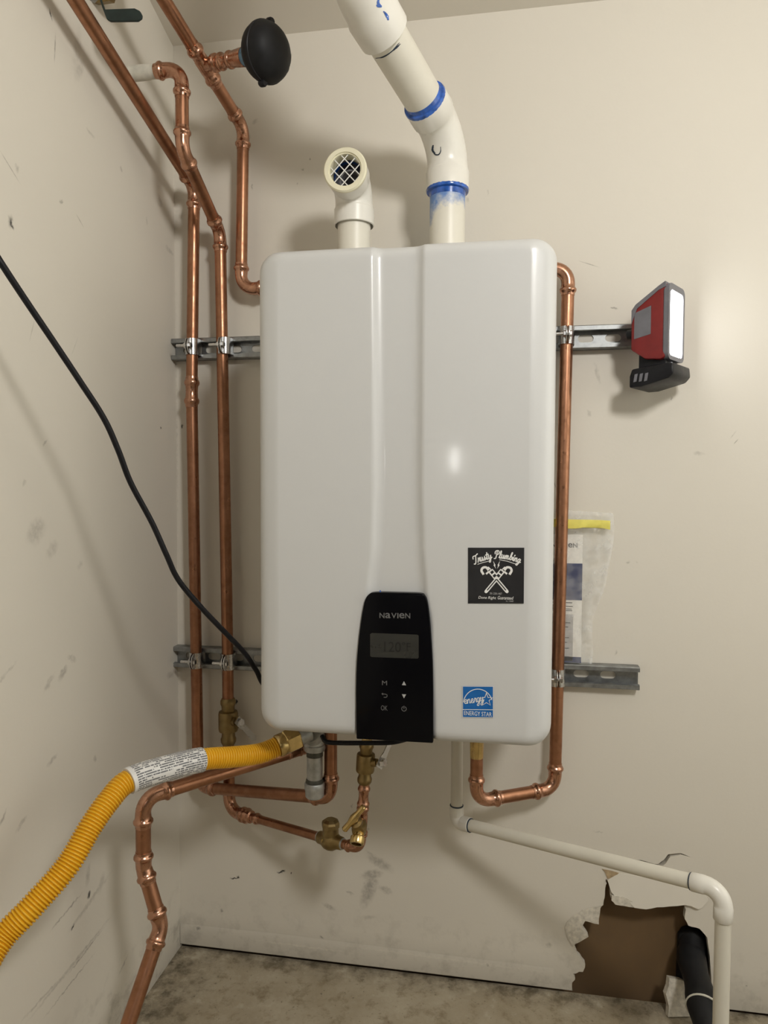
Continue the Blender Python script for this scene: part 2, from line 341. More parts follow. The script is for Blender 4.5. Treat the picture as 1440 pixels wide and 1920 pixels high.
def rod(p0, p1, r, seg=24):
    bm = NB(); sweep(bm, [p0, p1], r, seg); return bm
def along(bm, p0, p1, prof, seg=24, caps=True):
    """surface of revolution on the axis p0->p1; prof = [(t metres or fraction, r)]"""
    p0 = Vector(p0); p1 = Vector(p1); d = (p1-p0); 
    pts = [p0 + d*t for t, r in prof]
    # guard the sweep against coincident points (steps)
    q = []; rr = []
    for i, (p, (t, r)) in enumerate(zip(pts, prof)):
        q.append(p); rr.append(r)
    dn = d.normalized()
    ref = Vector((0, 0, 1)) if abs(dn.z) < 0.9 else Vector((0, -1, 0))
    a = (ref - dn*ref.dot(dn)).normalized(); bb = dn.cross(a)
    uvl = bm.loops.layers.uv.verify()
    rings = [[bm.verts.new(p + a*(r*math.cos(2*PI*k/seg)) + bb*(r*math.sin(2*PI*k/seg))) for k in range(seg)] for p, r in zip(q, rr)]
    for i in range(len(rings)-1):
        for k in range(seg):
            f = bm.faces.new((rings[i][k], rings[i][(k+1) % seg], rings[i+1][(k+1) % seg], rings[i+1][k]))
            for lp, (u, t) in zip(f.loops, ((k/seg, prof[i][0]), ((k+1)/seg, prof[i][0]), ((k+1)/seg, prof[i+1][0]), (k/seg, prof[i+1][0]))): lp[uvl].uv = (u, t*d.length)
    if caps:
        if prof[0][1] > 1e-6: bm.faces.new(rings[0][::-1])
        if prof[-1][1] > 1e-6: bm.faces.new(rings[-1])
    bmesh.ops.remove_doubles(bm, verts=bm.verts, dist=1e-6)
    return bm
def lathe(bm, p, d, prof, seg=24, caps=False):
    p = Vector(p); d = Vector(d).normalized(); return along(bm, p, p+d, prof, seg, caps)
def box(bm, lo, hi, M=None):
    vs = [Vector((x, y, z)) for x in (lo[0], hi[0]) for y in (lo[1], hi[1]) for z in (lo[2], hi[2])]
    if M is not None: vs = [M @ v for v in vs]
    v = [bm.verts.new(c) for c in vs]
    for f in ((0, 1, 3, 2), (4, 6, 7, 5), (0, 4, 5, 1), (2, 3, 7, 6), (0, 2, 6, 4), (1, 5, 7, 3)): bm.faces.new([v[i] for i in f])
    return v
def bevel(bm, w, seg=2, ang=30):
    bmesh.ops.recalc_face_normals(bm, faces=bm.faces)
    es = [e for e in bm.edges if len(e.link_faces) == 2 and e.calc_face_angle(0) > math.radians(ang)]
    bmesh.ops.bevel(bm, geom=es, offset=w, segments=seg, affect='EDGES', profile=0.5, clamp_overlap=True)
def prism(bm, poly, off):
    """closed outline of 3-D points pushed along the vector off"""
    off = Vector(off); a = [bm.verts.new(Vector(p)) for p in poly]; c = [bm.verts.new(Vector(p)+off) for p in poly]
    n = len(a); bm.faces.new(a); bm.faces.new(c[::-1])
    for i in range(n): bm.faces.new((a[i], c[i], c[(i+1) % n], a[(i+1) % n]))
    return bm
def catmull(pts, per=12):
    pts = [Vector(p) for p in pts]; q = [pts[0]*2-pts[1]] + pts + [pts[-1]*2-pts[-2]]; out = []
    for i in range(1, len(q)-2):
        a, b_, c, d = q[i-1], q[i], q[i+1], q[i+2]
        for k in range(per):
            t = k/per
            out.append(0.5*((2*b_) + (c-a)*t + (2*a-5*b_+4*c-d)*t*t + (3*b_-a-3*c+d)*t**3))
    out.append(pts[-1]); return out
def resample(pts, step):
    L = [0]
    for i in range(1, len(pts)): L.append(L[-1]+(pts[i]-pts[i-1]).length)
    n = max(2, int(L[-1]/step)); out = []; j = 0
    for k in range(n+1):
        s = L[-1]*k/n
        while j < len(L)-2 and L[j+1] < s: j += 1
        t = (s-L[j])/max(1e-9, L[j+1]-L[j]); out.append(pts[j].lerp(pts[j+1], min(1, max(0, t))))
    return out, L[-1]
def hexprism(bm, p0, p1, r): return along(bm, p0, p1, [(0, r*0.9), (0.08, r), (0.92, r), (1, r*0.9)], seg=6)

# copper press fittings -----------------------------------------------------
def elbow_path(A, N, B, Rb, sock, r, kind='press'):
    A, N, B = Vector(A), Vector(N), Vector(B)
    d1 = (N-A).normalized(); d2 = (B-N).normalized()
    th = d1.angle(d2); t = Rb*math.tan(th/2)
    s = N-d1*t; e = N+d2*t
    axis = d1.cross(d2).normalized(); c = s + axis.cross(d1)*Rb
    arc = [c + Matrix.Rotation(th*k/8, 3, axis) @ (s-c) for k in range(9)]
    if kind == 'press':
        prof = [(0, 1.06), (0.12, 1.09), (0.22, 1.10), (0.28, 1.24), (0.38, 1.33), (0.50, 1.33), (0.58, 1.22), (0.64, 1.11), (0.85, 1.08), (1.0, 1.06)]
        mid = 1.05
    elif kind == 'hub':
        prof = [(0, 1.16), (0.03, 1.21), (0.9, 1.22), (1.0, 1.16)]; mid = 1.13
    else:
        prof = [(0, 1.10), (0.06, 1.22), (0.95, 1.22), (1.0, 1.18)]; mid = 1.16
    pts = [s - d1*sock*(1-u) for u, k in prof] + arc[1:-1] + [e + d2*sock*(1-u) for u, k in reversed(prof)]
    rad = [r*k for u, k in prof] + [r*mid]*(len(arc)-2) + [r*k for u, k in reversed(prof)]
    return pts, rad, N-d1*(t+sock*0.55), N+d2*(t+sock*0.55), N-d1*(t+sock), N+d2*(t+sock)
def elbow(root, A, N, B, r, Rb=None, sock=None, mat='copper_fitting', kind='press', name='elbow'):
    Rb = Rb or r*2.3; sock = sock or r*2.0
    pts, rad, a, b_, a2, b2 = elbow_path(A, N, B, Rb, sock, r, kind)
    bm = NB(); sweep(bm, pts, rad, 26); obj(name, bm, mat, root, ang=50)
    return a, b_, a2, b2
PRESS_ = [(0, 1.05), (0.05, 1.09), (0.10, 1.10), (0.13, 1.24), (0.18, 1.33), (0.24, 1.33), (0.28, 1.22), (0.32, 1.10), (0.46, 1.06), (0.50, 1.04), (0.54, 1.06), (0.68, 1.10), (0.72, 1.22), (0.76, 1.33), (0.82, 1.33), (0.87, 1.24), (0.90, 1.10), (0.95, 1.09), (1, 1.05)]
TEE = [(0, 1.05), (0.04, 1.09), (0.08, 1.10), (0.10, 1.24), (0.13, 1.33), (0.18, 1.33), (0.21, 1.22), (0.24, 1.10), (0.34, 1.08), (0.36, 1.14), (0.64, 1.14), (0.66, 1.08), (0.76, 1.10), (0.79, 1.22), (0.82, 1.33), (0.87, 1.33), (0.90, 1.24), (0.92, 1.10), (0.96, 1.09), (1, 1.05)]
def coupling(root, p0, p1, r, r2=None, mat='copper_fitting', name='coupling'):
    r2 = r2 or r; bm = NB(); PRESS = TEE if name == 'tee' else PRESS_

    along(bm, p0, p1, [(t, k*(r if t < 0.5 else r2)) for t, k in PRESS]); return obj(name, bm, mat, root, ang=50)
def route(root, nodes, r, mat='copper_pipe', fit='copper_fitting', kind='press', skip=(), Rb=None, sock=None, ends=(0, 0), seg=24):
    """straight pipes between the nodes, an elbow at every inner node"""
    nodes = [Vector(n) for n in nodes]; starts = [nodes[0]]; stops = []
    for i in range(1, len(nodes)-1):
        a, b_, _, _ = elbow(root, nodes[i-1], nodes[i], nodes[i+1], r, Rb, sock, fit, kind); stops.append(a); starts.append(b_)
    stops.append(nodes[-1])
    for i, (p, q) in enumerate(zip(starts, stops)):
        if i in skip: continue
        m_ = mat[i] if isinstance(mat, (list, tuple)) else mat
        obj('pipe', rod(p, q, r, seg), m_, root)

# flat print ------------------------------------------------------------------
def tmesh(txt, size, extrude=0.0001, shear=0.0, bold=0.0, align='CENTER', space=1.0):
    cu = bpy.data.curves.new('t', 'FONT'); cu.body = txt; cu.size = size; cu.extrude = extrude; cu.shear = shear; cu.offset = bold
    cu.align_x = align; cu.align_y = 'CENTER'; cu.space_character = space; cu.resolution_u = 3
    o = bpy.data.objects.new('t', cu); COL.objects.link(o)
    dg = bpy.context.evaluated_depsgraph_get(); dg.update()
    me = bpy.data.meshes.new_from_object(o.evaluated_get(dg)); bpy.data.objects.remove(o); bpy.data.curves.remove(cu)
    return me
def text(name, txt, c, width, height, mat, parent, normal='-y', rot=0.0, **kw):
    """text fitted to width x height metres, facing the room, centred on c"""
    me = tmesh(txt, 1.0, 0.0, **kw); bm = NB(); bm.from_mesh(me); bpy.data.meshes.remove(me)
    xs = [v.co.x for v in bm.verts]; ys = [v.co.y for v in bm.verts]
    cx, cy = (min(xs)+max(xs))/2, (min(ys)+max(ys))/2
    sx = width/(max(xs)-min(xs)); sy = height/(max(ys)-min(ys))
    cr, sr = math.cos(rot), math.sin(rot)
    for v in bm.verts:
        a, b_ = (v.co.x-cx)*sx, (v.co.y-cy)*sy
        v.co = Vector(c) + Vector((a*cr-b_*sr, 0, a*sr+b_*cr))
    return obj(name, bm, mat, parent, smooth=False)
RIB = [0]
def ribbon(bm, pts, wd, off=Vector((0, 0, 0))):
    """flat stroke in the x-z plane"""
    pts = [Vector(p) for p in pts]; n = len(pts); L = []; R = []
    for i in range(n):
        d = pts[min(i+1, n-1)] - pts[max(i-1, 0)]
        if d.length < 1e-9: d = Vector((1, 0, 0))
        d.normalize(); nn = Vector((-d.z, 0, d.x))
        p = pts[i] + (d*(-wd/2) if i == 0 else d*(wd/2) if i == n-1 else Vector())
        L.append(p+nn*wd/2+off); R.append(p-nn*wd/2+off)
    for i in range(n-1):                                               # each dash a hair above the last, so crossings never share a plane
        RIB[0] = (RIB[0]+1) % 40; up_ = Vector((0, -6e-6*RIB[0], 0))
        bm.faces.new([bm.verts.new(q+up_) for q in (L[i], L[i+1], R[i+1], R[i])])
def flat(bm, poly): bm.faces.new([bm.verts.new(Vector(p)) for p in poly])
def disc(bm, c, r, n=20): flat(bm, [Vector(c)+Vector((r*math.cos(2*PI*k/n), 0, r*math.sin(2*PI*k/n))) for k in range(n)])


# =================================================================== THE SETTING
def struct(name, bm, mat, label, cat, smooth=False):
    o = obj(name, bm, mat, None, smooth); tag(o, label, cat, None, 'structure'); return o
XR, YF, ZC, CSL = 1.35, -4.6, 1.816, 0.30                              # right wall, front wall, ceiling height at the back wall, ceiling slope
bm = NB(); box(bm, (XL-0.05, YF-0.05, -0.05), (XR+0.05, 0.005, 0.0)); struct('floor', bm, 'concrete_floor', 'stained bare concrete floor', 'floor')
bm = NB(); box(bm, (XL-0.05, YF-0.05, 0.0), (XL, 0.16, 3.4)); struct('wall_left', bm, 'plaster_left', 'scuffed beige side wall left of the water heater', 'wall')
bm = NB(); box(bm, (XR, YF-0.05, 0.0), (XR+0.05, 0.16, 3.4)); struct('wall_right', bm, 'plaster_plain', 'beige side wall right of the work light', 'wall')
bm = NB(); box(bm, (XL-0.05, YF-0.05, 0.0), (XR+0.05, YF, 3.4)); struct('wall_front', bm, 'plaster_plain', 'beige wall behind the viewer', 'wall')
bm = NB(); prism(bm, [(XL-0.05, 0.16, ZC-CSL*0.16), (XL-0.05, YF-0.05, ZC-CSL*(YF-0.05)), (XL-0.05, YF-0.05, ZC-CSL*(YF-0.05)+0.05), (XL-0.05, 0.16, ZC-CSL*0.16+0.05)], (XR-XL+0.1, 0, 0)); struct('ceiling', bm, 'plaster_plain', 'beige painted ceiling sloping up into the room', 'ceiling')
# back wall: 12 mm board with the broken hole and a crack
def C5(x, y): return (1020+x/3.4286, 1560+y/3.4286)
def c5(x, y, Y=0.0):
    a = C5(x, y); return P(a[0], a[1], Y)
def jag(pts, amp, n=3):
    out = []
    for i in range(len(pts)-1):
        a, b_ = Vector(pts[i]), Vector(pts[i+1])
        for k in range(n):
            q = a.lerp(b_, k/n)
            if k: q += Vector((random.uniform(-amp, amp), 0, random.uniform(-amp, amp)))
            out.append(q)
    out.append(Vector(pts[-1])); return out
LEFTE = [c5(*p) for p in [(183, 1035), (180, 980), (200, 940), (187, 910), (250, 900), (265, 850), (215, 790), (192, 740), (200, 718), (285, 672), (238, 615), (265, 570), (352, 592), (362, 488), (382, 455), (392, 400), (398, 340), (400, 300)]]
TOPE = [c5(*p) for p in [(400, 300), (430, 340), (428, 420), (455, 452), (520, 462), (575, 472), (650, 482), (720, 470), (800, 466), (900, 457)]]
RIGHTE = [c5(*p) for p in [(900, 457), (912, 500), (905, 560), (928, 602), (1000, 622), (1050, 680), (1066, 800), (1075, 930), (1088, 1085), (1090, 1140)]]
ZB = 0.007
le = jag(LEFTE, 0.0016); le[0].z = ZB
re_ = jag(RIGHTE, 0.0006); re_[-1].z = ZB
notch = le[:-1] + jag(TOPE, 0.0012)[:-1] + re_
outer = [Vector((XL-0.05, 0, ZB))] + notch + [Vector((XR+0.05, 0, ZB)), Vector((XR+0.05, 0, 2.0)), Vector((XL-0.05, 0, 2.0))]
slit = jag([c5(*p) for p in [(545, 177), (620, 180), (700, 203), (735, 206), (770, 180), (798, 144), (880, 136), (945, 163), (880, 147), (812, 160), (785, 200), (745, 228), (700, 228), (620, 202), (545, 177)]], 0.0004, 2)[:-1]
bm = NB()
def loop_edges(bm, pts):
    vs = [bm.verts.new((p[0], 0, p[2])) for p in pts]; return [bm.edges.new((vs[i], vs[(i+1) % len(vs)])) for i in range(len(vs))]
es = loop_edges(bm, outer) + loop_edges(bm, slit)
bmesh.ops.triangle_fill(bm, use_beauty=True, use_dissolve=False, edges=es, normal=(0, -1, 0))
ext = bmesh.ops.extrude_face_region(bm, geom=bm.faces[:])
for v in [g for g in ext['geom'] if isinstance(g, bmesh.types.BMVert)]: v.co.y += 0.0125
wall = struct('wall_back', bm, 'plaster_back', 'beige plasterboard wall with a broken hole, behind the water heater', 'wall')
# broken edges of the board
bm = NB(); g = [c5(x, y) for x, y in [(133, 610), (150, 575), (185, 540), (245, 500), (300, 484), (368, 470), (362, 488), (352, 592), (265, 570), (238, 615), (285, 672), (200, 718), (185, 735), (150, 680)]]
g = jag(g+[g[0]], 0.0010, 3)[:-1]
prism(bm, [p+Vector((0, -0.0012, 0)) for p in g], (0, 0.0008, 0)); obj('torn_gypsum', bm, 'gypsum', wall, False, label='pale exposed gypsum at the torn edge')
bm = NB(); g = [c5(x, y) for x, y in [(432, 395), (470, 398), (520, 408), (575, 440), (572, 470), (520, 462), (455, 452), (430, 425)]]; g = jag(g+[g[0]], 0.0006, 2)[:-1]
prism(bm, [p+Vector((0, -0.0075, 0)) for p in g], (0, 0.004, 0)); obj('torn_gypsum', bm, 'gypsum', wall, False)
bm = NB(); g = [c5(x, y) for x, y in [(372, 236), (420, 245), (482, 262), (440, 295), (408, 300), (395, 265)]]; g = jag(g+[g[0]], 0.0006, 2)[:-1]
prism(bm, [p+Vector((0, -0.001, 0)) for p in g], (0, 0.0006, 0)); obj('torn_paper', bm, 'torn_paper', wall, False, label='brown torn paper face')
flp = [(408, 304), (482, 264), (700, 300), (1030, 395), (1052, 428), (1010, 470), (985, 481), (940, 462), (905, 455), (800, 463), (720, 467), (650, 479), (575, 469), (520, 408), (450, 398), (428, 372)]
fp = jag([c5(*p) for p in flp+[flp[0]]], 0.0007, 2)[:-1]
zt = max(p.z for p in fp); zb_ = min(p.z for p in fp)
for p in fp: p.y = -0.0005-0.0085*(zt-p.z)/(zt-zb_)
bm = NB(); prism(bm, fp, (0, 0.004, 0)); obj('board_flap', bm, 'plaster_plain', wall, False, label='cracked board flap bent out above the hole')
bm = NB(); g = [c5(x, y, 0.0125) for x, y in [(900, 457), (935, 470), (935, 600), (928, 602), (905, 560), (912, 500)]]; 
prism(bm, g, (0, 0.004, 0)); obj('torn_paper', bm, 'torn_paper', wall, False)
# lower skirt ridge where the board paper bulges over the floor
bm = NB(); z0 = P(335, 1758, 0).z
rp = [(XL+0.001, 0.05), (-0.45, 0.052), (-0.2, 0.049), (0.0, 0.047), (0.10, 0.046)]
for (xa, za), (xb, zb2) in zip(rp[:-1], rp[1:]):
    a = [Vector((xa, -0.0003, za)), Vector((xa, -0.0018*(xa < 0.05)-0.0003, za-0.012)), Vector((xa, -0.0016*(xa < 0.05)-0.0002, ZB+0.002)), Vector((xa, -0.0003, ZB+0.002))]
    c_ = [Vector((xb, -0.0003, zb2)), Vector((xb, -0.0018*(xb < 0.05)-0.0003, zb2-0.012)), Vector((xb, -0.0016*(xb < 0.05)-0.0002, ZB+0.002)), Vector((xb, -0.0003, ZB+0.002))]
    va = [bm.verts.new(p) for p in a]; vc = [bm.verts.new(p) for p in c_]
    for i in range(3): bm.faces.new((va[i], va[i+1], vc[i+1], vc[i]))
bmesh.ops.remove_doubles(bm, verts=bm.verts, dist=1e-5); obj('tape_ridge', bm, 'plaster_back', wall, True)
# cavity behind the hole
bm = NB(); box(bm, (XL-0.05, 0.045, -0.05), (XR+0.05, 0.055, 2.0)); struct('wall_cavity', bm, 'cavity_brown', 'brown paper face inside the wall behind the hole', 'wall')
# chunk of broken board on the floor
q = [PZ(*C5(x, y), 0.0) for x, y in [(812, 1210), (935, 1230)]]
base = P(*C5(870, 1190), -0.03); base.z = 0
bm = NB(); M = Matrix.Translation((base.x, base.y, 0.0)) @ Matrix.Rotation(math.radians(12), 4, 'Z') @ Matrix.Rotation(math.radians(-14), 4, 'X')
ch = [(-0.020, 0, 0.003), (0.020, 0, 0.003), (0.024, 0, 0.03), (0.017, 0, 0.058), (0.010, 0, 0.062), (-0.012, 0, 0.066), (-0.015, 0, 0.052), (-0.021, 0, 0.04), (-0.017, 0, 0.02)]
prism(bm, [M @ Vector(p) for p in ch], M.to_3x3() @ Vector((0, 0.0125, 0))); o = obj('board_scrap', bm, 'gypsum', None, False)
tag(o, 'broken plasterboard scrap on the floor beside the black drain pipe', 'debris')

# =================================================================== WATER HEATER
YH = -0.345                                                            # front face
HX0, HX1 = P(477, 900, YH).x, P(1042, 900, YH).x
HZ0, HZ1 = P(757, 1391, YH).z, P(757, 453, YH).z
YB = -0.058
heater = thing('water_heater', ((HX0+HX1)/2, -0.19, HZ0), 'white wall-hung tankless water heater with a black control panel', 'water heater')
CR, FR = 0.030, 0.018
def hx(px, py=900): return P(px, py, YH).x
def lerpt(tab, z):
    if z >= tab[0][0]: return tab[0][1]
    for (z0, v0), (z1, v1) in zip(tab[:-1], tab[1:]):
        if z0 >= z >= z1:
            t = (z0-z)/(z0-z1); t = t*t*(3-2*t) if z1 < P(0, 900, YH).z else t
            return v0+(v1-v0)*t
    return tab[-1][1]
CL = [(P(697, y, YH).z, P(x, y, YH).x) for x, y in ((697, 455), (699, 700), (700, 900), (697, 1020), (688, 1110), (675, 1180), (664, 1391))]
CRR = [(P(795, y, YH).z, P(x, y, YH).x) for x, y in ((795, 455), (793, 700), (792, 900), (795, 1020), (801, 1110), (811, 1180), (817, 1391))]
hxc, hzc, hwx, hwz = (HX0+HX1)/2, (HZ0+HZ1)/2, (HX1-HX0)/2, (HZ1-HZ0)/2
def inset(x, z):
    qx, qz = abs(x-hxc)-(hwx-CR), abs(z-hzc)-(hwz-CR)
    return -(math.hypot(max(qx, 0), max(qz, 0)) + min(max(qx, qz), 0) - CR)
def sst(t): t = min(1, max(0, t)); return t*t*(3-2*t)
def yfront(x, z):
    d = max(0.0, inset(x, z)); y = YH
    if d < FR: y += FR - math.sqrt(max(0, FR*FR-(FR-d)**2))
    cl, cr = lerpt(CL, z), lerpt(CRR, z)
    lip = lambda t: 1-(1-min(1, max(0, t)))**2                         # sharp crease, soft landing in the channel
    y += 0.008*lip((x-cl)/0.016)*lip((cr-x)/0.016)
    dx = hwx-abs(x-hxc)
    y += 0.30*max(0.0, 0.034-dx) + 0.0015*((x-hxc)/hwx)**2             # the cover folds back along both sides
    return y
def edge_steps(n, lo, hi, fine):                                       # dense near both ends
    out = [lo + fine*(1-math.cos(PI/2*k/8)) for k in range(9)]
    out += [lo+fine + (hi-lo-2*fine)*k/n for k in range(1, n)]
    return out + [hi - fine*(1-math.cos(PI/2*k/8)) for k in range(8, -1, -1)]
zs = edge_steps(70, HZ0, HZ1, CR); us = edge_steps(120, -1, 1, 0.16)
bm = NB(); rows = []
for z in zs:
    dz = abs(z-hzc)-(hwz-CR); half = hwx if dz <= 0 else hwx-CR+math.sqrt(max(0, CR*CR-dz*dz))
    rows.append([bm.verts.new((hxc+u*half, yfront(hxc+u*half, z), z)) for u in us])
for a, b_ in zip(rows[:-1], rows[1:]):
    for i in range(len(us)-1): bm.faces.new((a[i], a[i+1], b_[i+1], b_[i]))
rim = rows[0] + [r[-1] for r in rows[1:-1]] + rows[-1][::-1] + [r[0] for r in rows[-2:0:-1]]
rim2 = [bm.verts.new((v.co.x, YB+0.11, v.co.z)) for v in rim]
for v in rim2: v.co.y = YB-0.10
for i in range(len(rim)): bm.faces.new((rim[i], rim[(i+1) % len(rim)], rim2[(i+1) % len(rim)], rim2[i]))
obj('front_cover', bm, 'enamel_white', heater, True, 60)
bm = NB(); box(bm, (HX0+0.006, YB-0.112, HZ0+0.006), (HX1-0.006, YB, HZ1-0.006)); bevel(bm, 0.012, 3); obj('rear_casing', bm, 'enamel_white', heater)
bm = NB(); box(bm, (HX0+0.09, YB-0.001, HZ1-0.13), (HX1-0.09, -0.022, HZ1-0.09)); obj('mounting_bracket', bm, 'strut_zinc', heater, False)
bm = NB(); box(bm, (HX0+0.09, YB-0.001, HZ0+0.09), (HX1-0.09, -0.022, HZ0+0.13)); obj('mounting_bracket', bm, 'strut_zinc', heater, False)
# control panel
YP = YH-0.0045
cv_ = catmull([Vector((x, 0, y)) for x, y in [(667, 1300), (668, 1250), (671.5, 1205), (677, 1162), (681, 1138), (685, 1123), (692, 1114), (703, 1111), (745, 1111.6), (787, 1113), (796, 1117), (801, 1127), (804.5, 1150), (808, 1190), (811, 1240), (812, 1300)]], 4)
cp = [(v.x, v.z) for v in cv_] + [(812, 1394), (668, 1386)]
bm = NB(); prism(bm, [P(x, y, YP) for x, y in cp], (0, 0.022, 0)); bevel(bm, 0.0018, 3); panel = obj('control_panel', bm, 'panel_gloss', heater, True, 50, 'glossy black control panel')
for v in panel.data.vertices:
    pass
def pp(x, y, k=1): return P(x, y, YP-0.0002*k)
bm = NB(); prism(bm, [pp(x, y, 1.5) for x, y in [(694, 1189), (697, 1187), (782, 1190), (785, 1192), (785, 1233), (783, 1235), (697, 1232), (694, 1230)]], (0, 0.0004, 0)); lcd = obj('display', bm, 'lcd_grey', panel, False, label='grey screen')
text('display_digits', '120', pp(736, 1213, 4), 0.024, 0.0145, 'print_lcd_digit', panel)
text('display_digits', '°F', pp(762, 1212, 4), 0.012, 0.0115, 'print_lcd_digit', panel)
pxm = 1.0/(FPX/((Vector(pp(740, 1200))-CAM).dot(FW)))                  # metres per photograph pixel on the panel
xx = 711.5
for chx, wd in (('N', 9.5), ('a', 10), ('V', 10), ('I', 2.2), ('e', 10), ('N', 9.5)):
    text('brand_letter', chx, pp(xx+wd/2, 1154+(xx-711)*0.012, 1.5), wd*pxm, 10*pxm, 'print_grey', panel, bold=0.012); xx += wd+1.3
text('button_legend', 'M', pp(721, 1280.5, 1.5), 9.5*pxm, 8.5*pxm, 'print_grey', panel)
text('button_legend', 'OK', pp(720.5, 1327.5, 1.5), 12.5*pxm, 9.5*pxm, 'print_grey', panel)
bm = NB(); flat(bm, [pp(757.5, 1277, 1.5), pp(761.5, 1285, 1.5), pp(753.5, 1284.6, 1.5)]); obj('button_legend', bm, 'print_pale', panel, False)
bm = NB(); flat(bm, [pp(753.5, 1301.5, 1.5), pp(761.5, 1302, 1.5), pp(757.5, 1309.5, 1.5)]); obj('button_legend', bm, 'print_pale', panel, False)
bm = NB(); ribbon(bm, [pp(716.5, 1301, 1.5), pp(723, 1301.6, 1.5), pp(725.8, 1303, 1.5), pp(725.8, 1306, 1.5), pp(723.5, 1307.6, 1.5), pp(720, 1307.4, 1.5)], 1.3*pxm); flat(bm, [pp(718, 1298.6, 1.5), pp(718.4, 1303.8, 1.5), pp(715.2, 1301, 1.5)]); obj('button_legend', bm, 'print_grey', panel, False)
bm = NB(); c_ = pp(757.5, 1329, 1.5); ribbon(bm, [c_+Vector((math.sin(a), 0, math.cos(a)))*4.4*pxm for a in [math.radians(32+k*18.5) for k in range(17)]], 1.2*pxm); ribbon(bm, [c_+Vector((0, 0, 5.2*pxm)), c_+Vector((0, 0, 0.6*pxm))], 1.2*pxm); obj('button_legend', bm, 'print_grey', panel, False)
bm = NB(); along(bm, P(713, 1110, YH-0.002), P(713, 1106.5, YH-0.002), [(0, 0.0010), (1, 0.0006)], 10); obj('indicator_nub', bm, 'primer_blue', heater)

# plumbing firm's sticker
YS = YH-0.0003
def sp_(x, y, k=0): return P(x, y, YS-0.00025*k)
bm = NB(); prism(bm, [sp_(877.5, 1027), sp_(983, 1027), sp_(982, 1131.5), sp_(877.5, 1131.5)], (0, 0.0006, 0)); stick = obj('sticker', bm, 'sticker_black', heater, False, label='square black plumbing sticker with crossed wrenches')
ps = 1.0/(FPX/((Vector(sp_(930, 1080))-CAM).dot(FW)))
LET = {  # cursive strokes, x-height 0.5, cap 1.0
 'T': (0.62, [[(0.0, .62), (.02, .82), (.15, .92), (.45, .92), (.78, 1.06)], [(.48, .93), (.40, .5), (.30, .08), (.15, -.12), (.02, -.08)]]),
 'r': (0.40, [[(0, 0), (.10, .26), (.16, .56), (.14, .44), (.30, .48), (.30, .15), (.36, .02), (.46, .12)]]),
 'u': (0.50, [[(.04, .5), (.04, .15), (.12, 0), (.26, .1), (.34, .5), (.34, .12), (.42, 0), (.54, .12)]]),
 's': (0.38, [[(0, .05), (.14, .32), (.22, .55), (.18, .4), (.28, .2), (.22, .02), (.06, .03)], [(.22, .02), (.42, .12)]]),
 't': (0.36, [[(.04, .1), (.16, .5), (.20, .95), (.14, .2), (.20, 0), (.38, .12)], [(.0, .62), (.36, .66)]]),
 'y': (0.52, [[(.04, .5), (.04, .18), (.14, .05), (.28, .15), (.36, .5), (.30, -.1), (.20, -.42), (.04, -.36), (.12, -.16), (.5, .14)]]),
 'P': (0.66, [[(.30, .95), (.24, .4), (.14, -.02), (-.04, -.05)], [(.0, .62), (.0, .88), (.24, 1.04), (.52, .98), (.60, .74), (.46, .54), (.28, .5)]]),
 'l': (0.32, [[(.0, .1), (.18, .55), (.22, .95), (.12, .95), (.08, .3), (.14, 0), (.34, .1)]]),
 'm': (0.74, [[(0, 0), (.06, .48), (.07, .02)], [(.07, .3), (.22, .5), (.28, .4), (.28, .02)], [(.28, .3), (.42, .5), (.50, .4), (.50, .1), (.56, 0), (.76, .12)]]),
 'b': (0.46, [[(.0, .1), (.16, .6), (.18, .98), (.08, .95), (.06, .2), (.14, 0), (.32, .1), (.34, .42), (.2, .42)], [(.34, .4), (.48, .34)]]),
 'i': (0.28, [[(.02, .1), (.10, .5), (.10, .12), (.16, 0), (.30, .12)], [(.13, .68), (.15, .76)]]),
 'n': (0.50, [[(0, 0), (.06, .48), (.07, .02)], [(.07, .3), (.24, .5), (.32, .38), (.32, .1), (.38, 0), (.52, .12)]]),
 'g': (0.48, [[(.36, .44), (.16, .5), (.04, .28), (.12, .04), (.28, .1), (.37, .48), (.32, -.2), (.20, -.44), (.04, -.34), (.2, -.12), (.52, .12)]]),
}
def script(parent, word, p0, ang0, ang1, size, mat, wdt, name='lettering'):
    """cursive word that starts at photo pixel p0; its baseline turns from ang0 to ang1 degrees"""
    tot = sum(LET[c][0] for c in word); s = 0; x, y = p0; bm = NB()
    for c in word:
        adv, strokes = LET[c]; a = math.radians(ang0+(ang1-ang0)*(s+adv/2)/tot); s += adv
        ca, sa = math.cos(a), math.sin(a)
        for st in strokes:
            pts = []
            for (u, v) in st:
                u2 = (u+v*0.12)*size; v2 = v*size*1.12
                pts.append(sp_(x+u2*ca-v2*sa, y-(u2*sa+v2*ca), 1))
            ribbon(bm, catmull(pts, 4) if len(pts) > 2 else pts, wdt)
        x += adv*size*ca; y -= adv*size*sa
    obj(name, bm, mat, parent, False)
    return x, y
script(stick, 'Trusty', (889, 1056.5), 20, 12, 12.6, 'print_white', 2.0*ps)
script(stick, 'Plumbing', (927.5, 1046.5), 2, -24, 12.2, 'print_white', 2.0*ps)
bm = NB(); ribbon(bm, [sp_(896, 1058, 1), sp_(905, 1054.8, 1), sp_(915, 1052.6, 1)], 1.1*ps); ribbon(bm, [sp_(937, 1049.5, 1), sp_(952, 1052.5, 1), sp_(968, 1058, 1)], 1.1*ps); obj('underline', bm, 'print_white', stick, False)
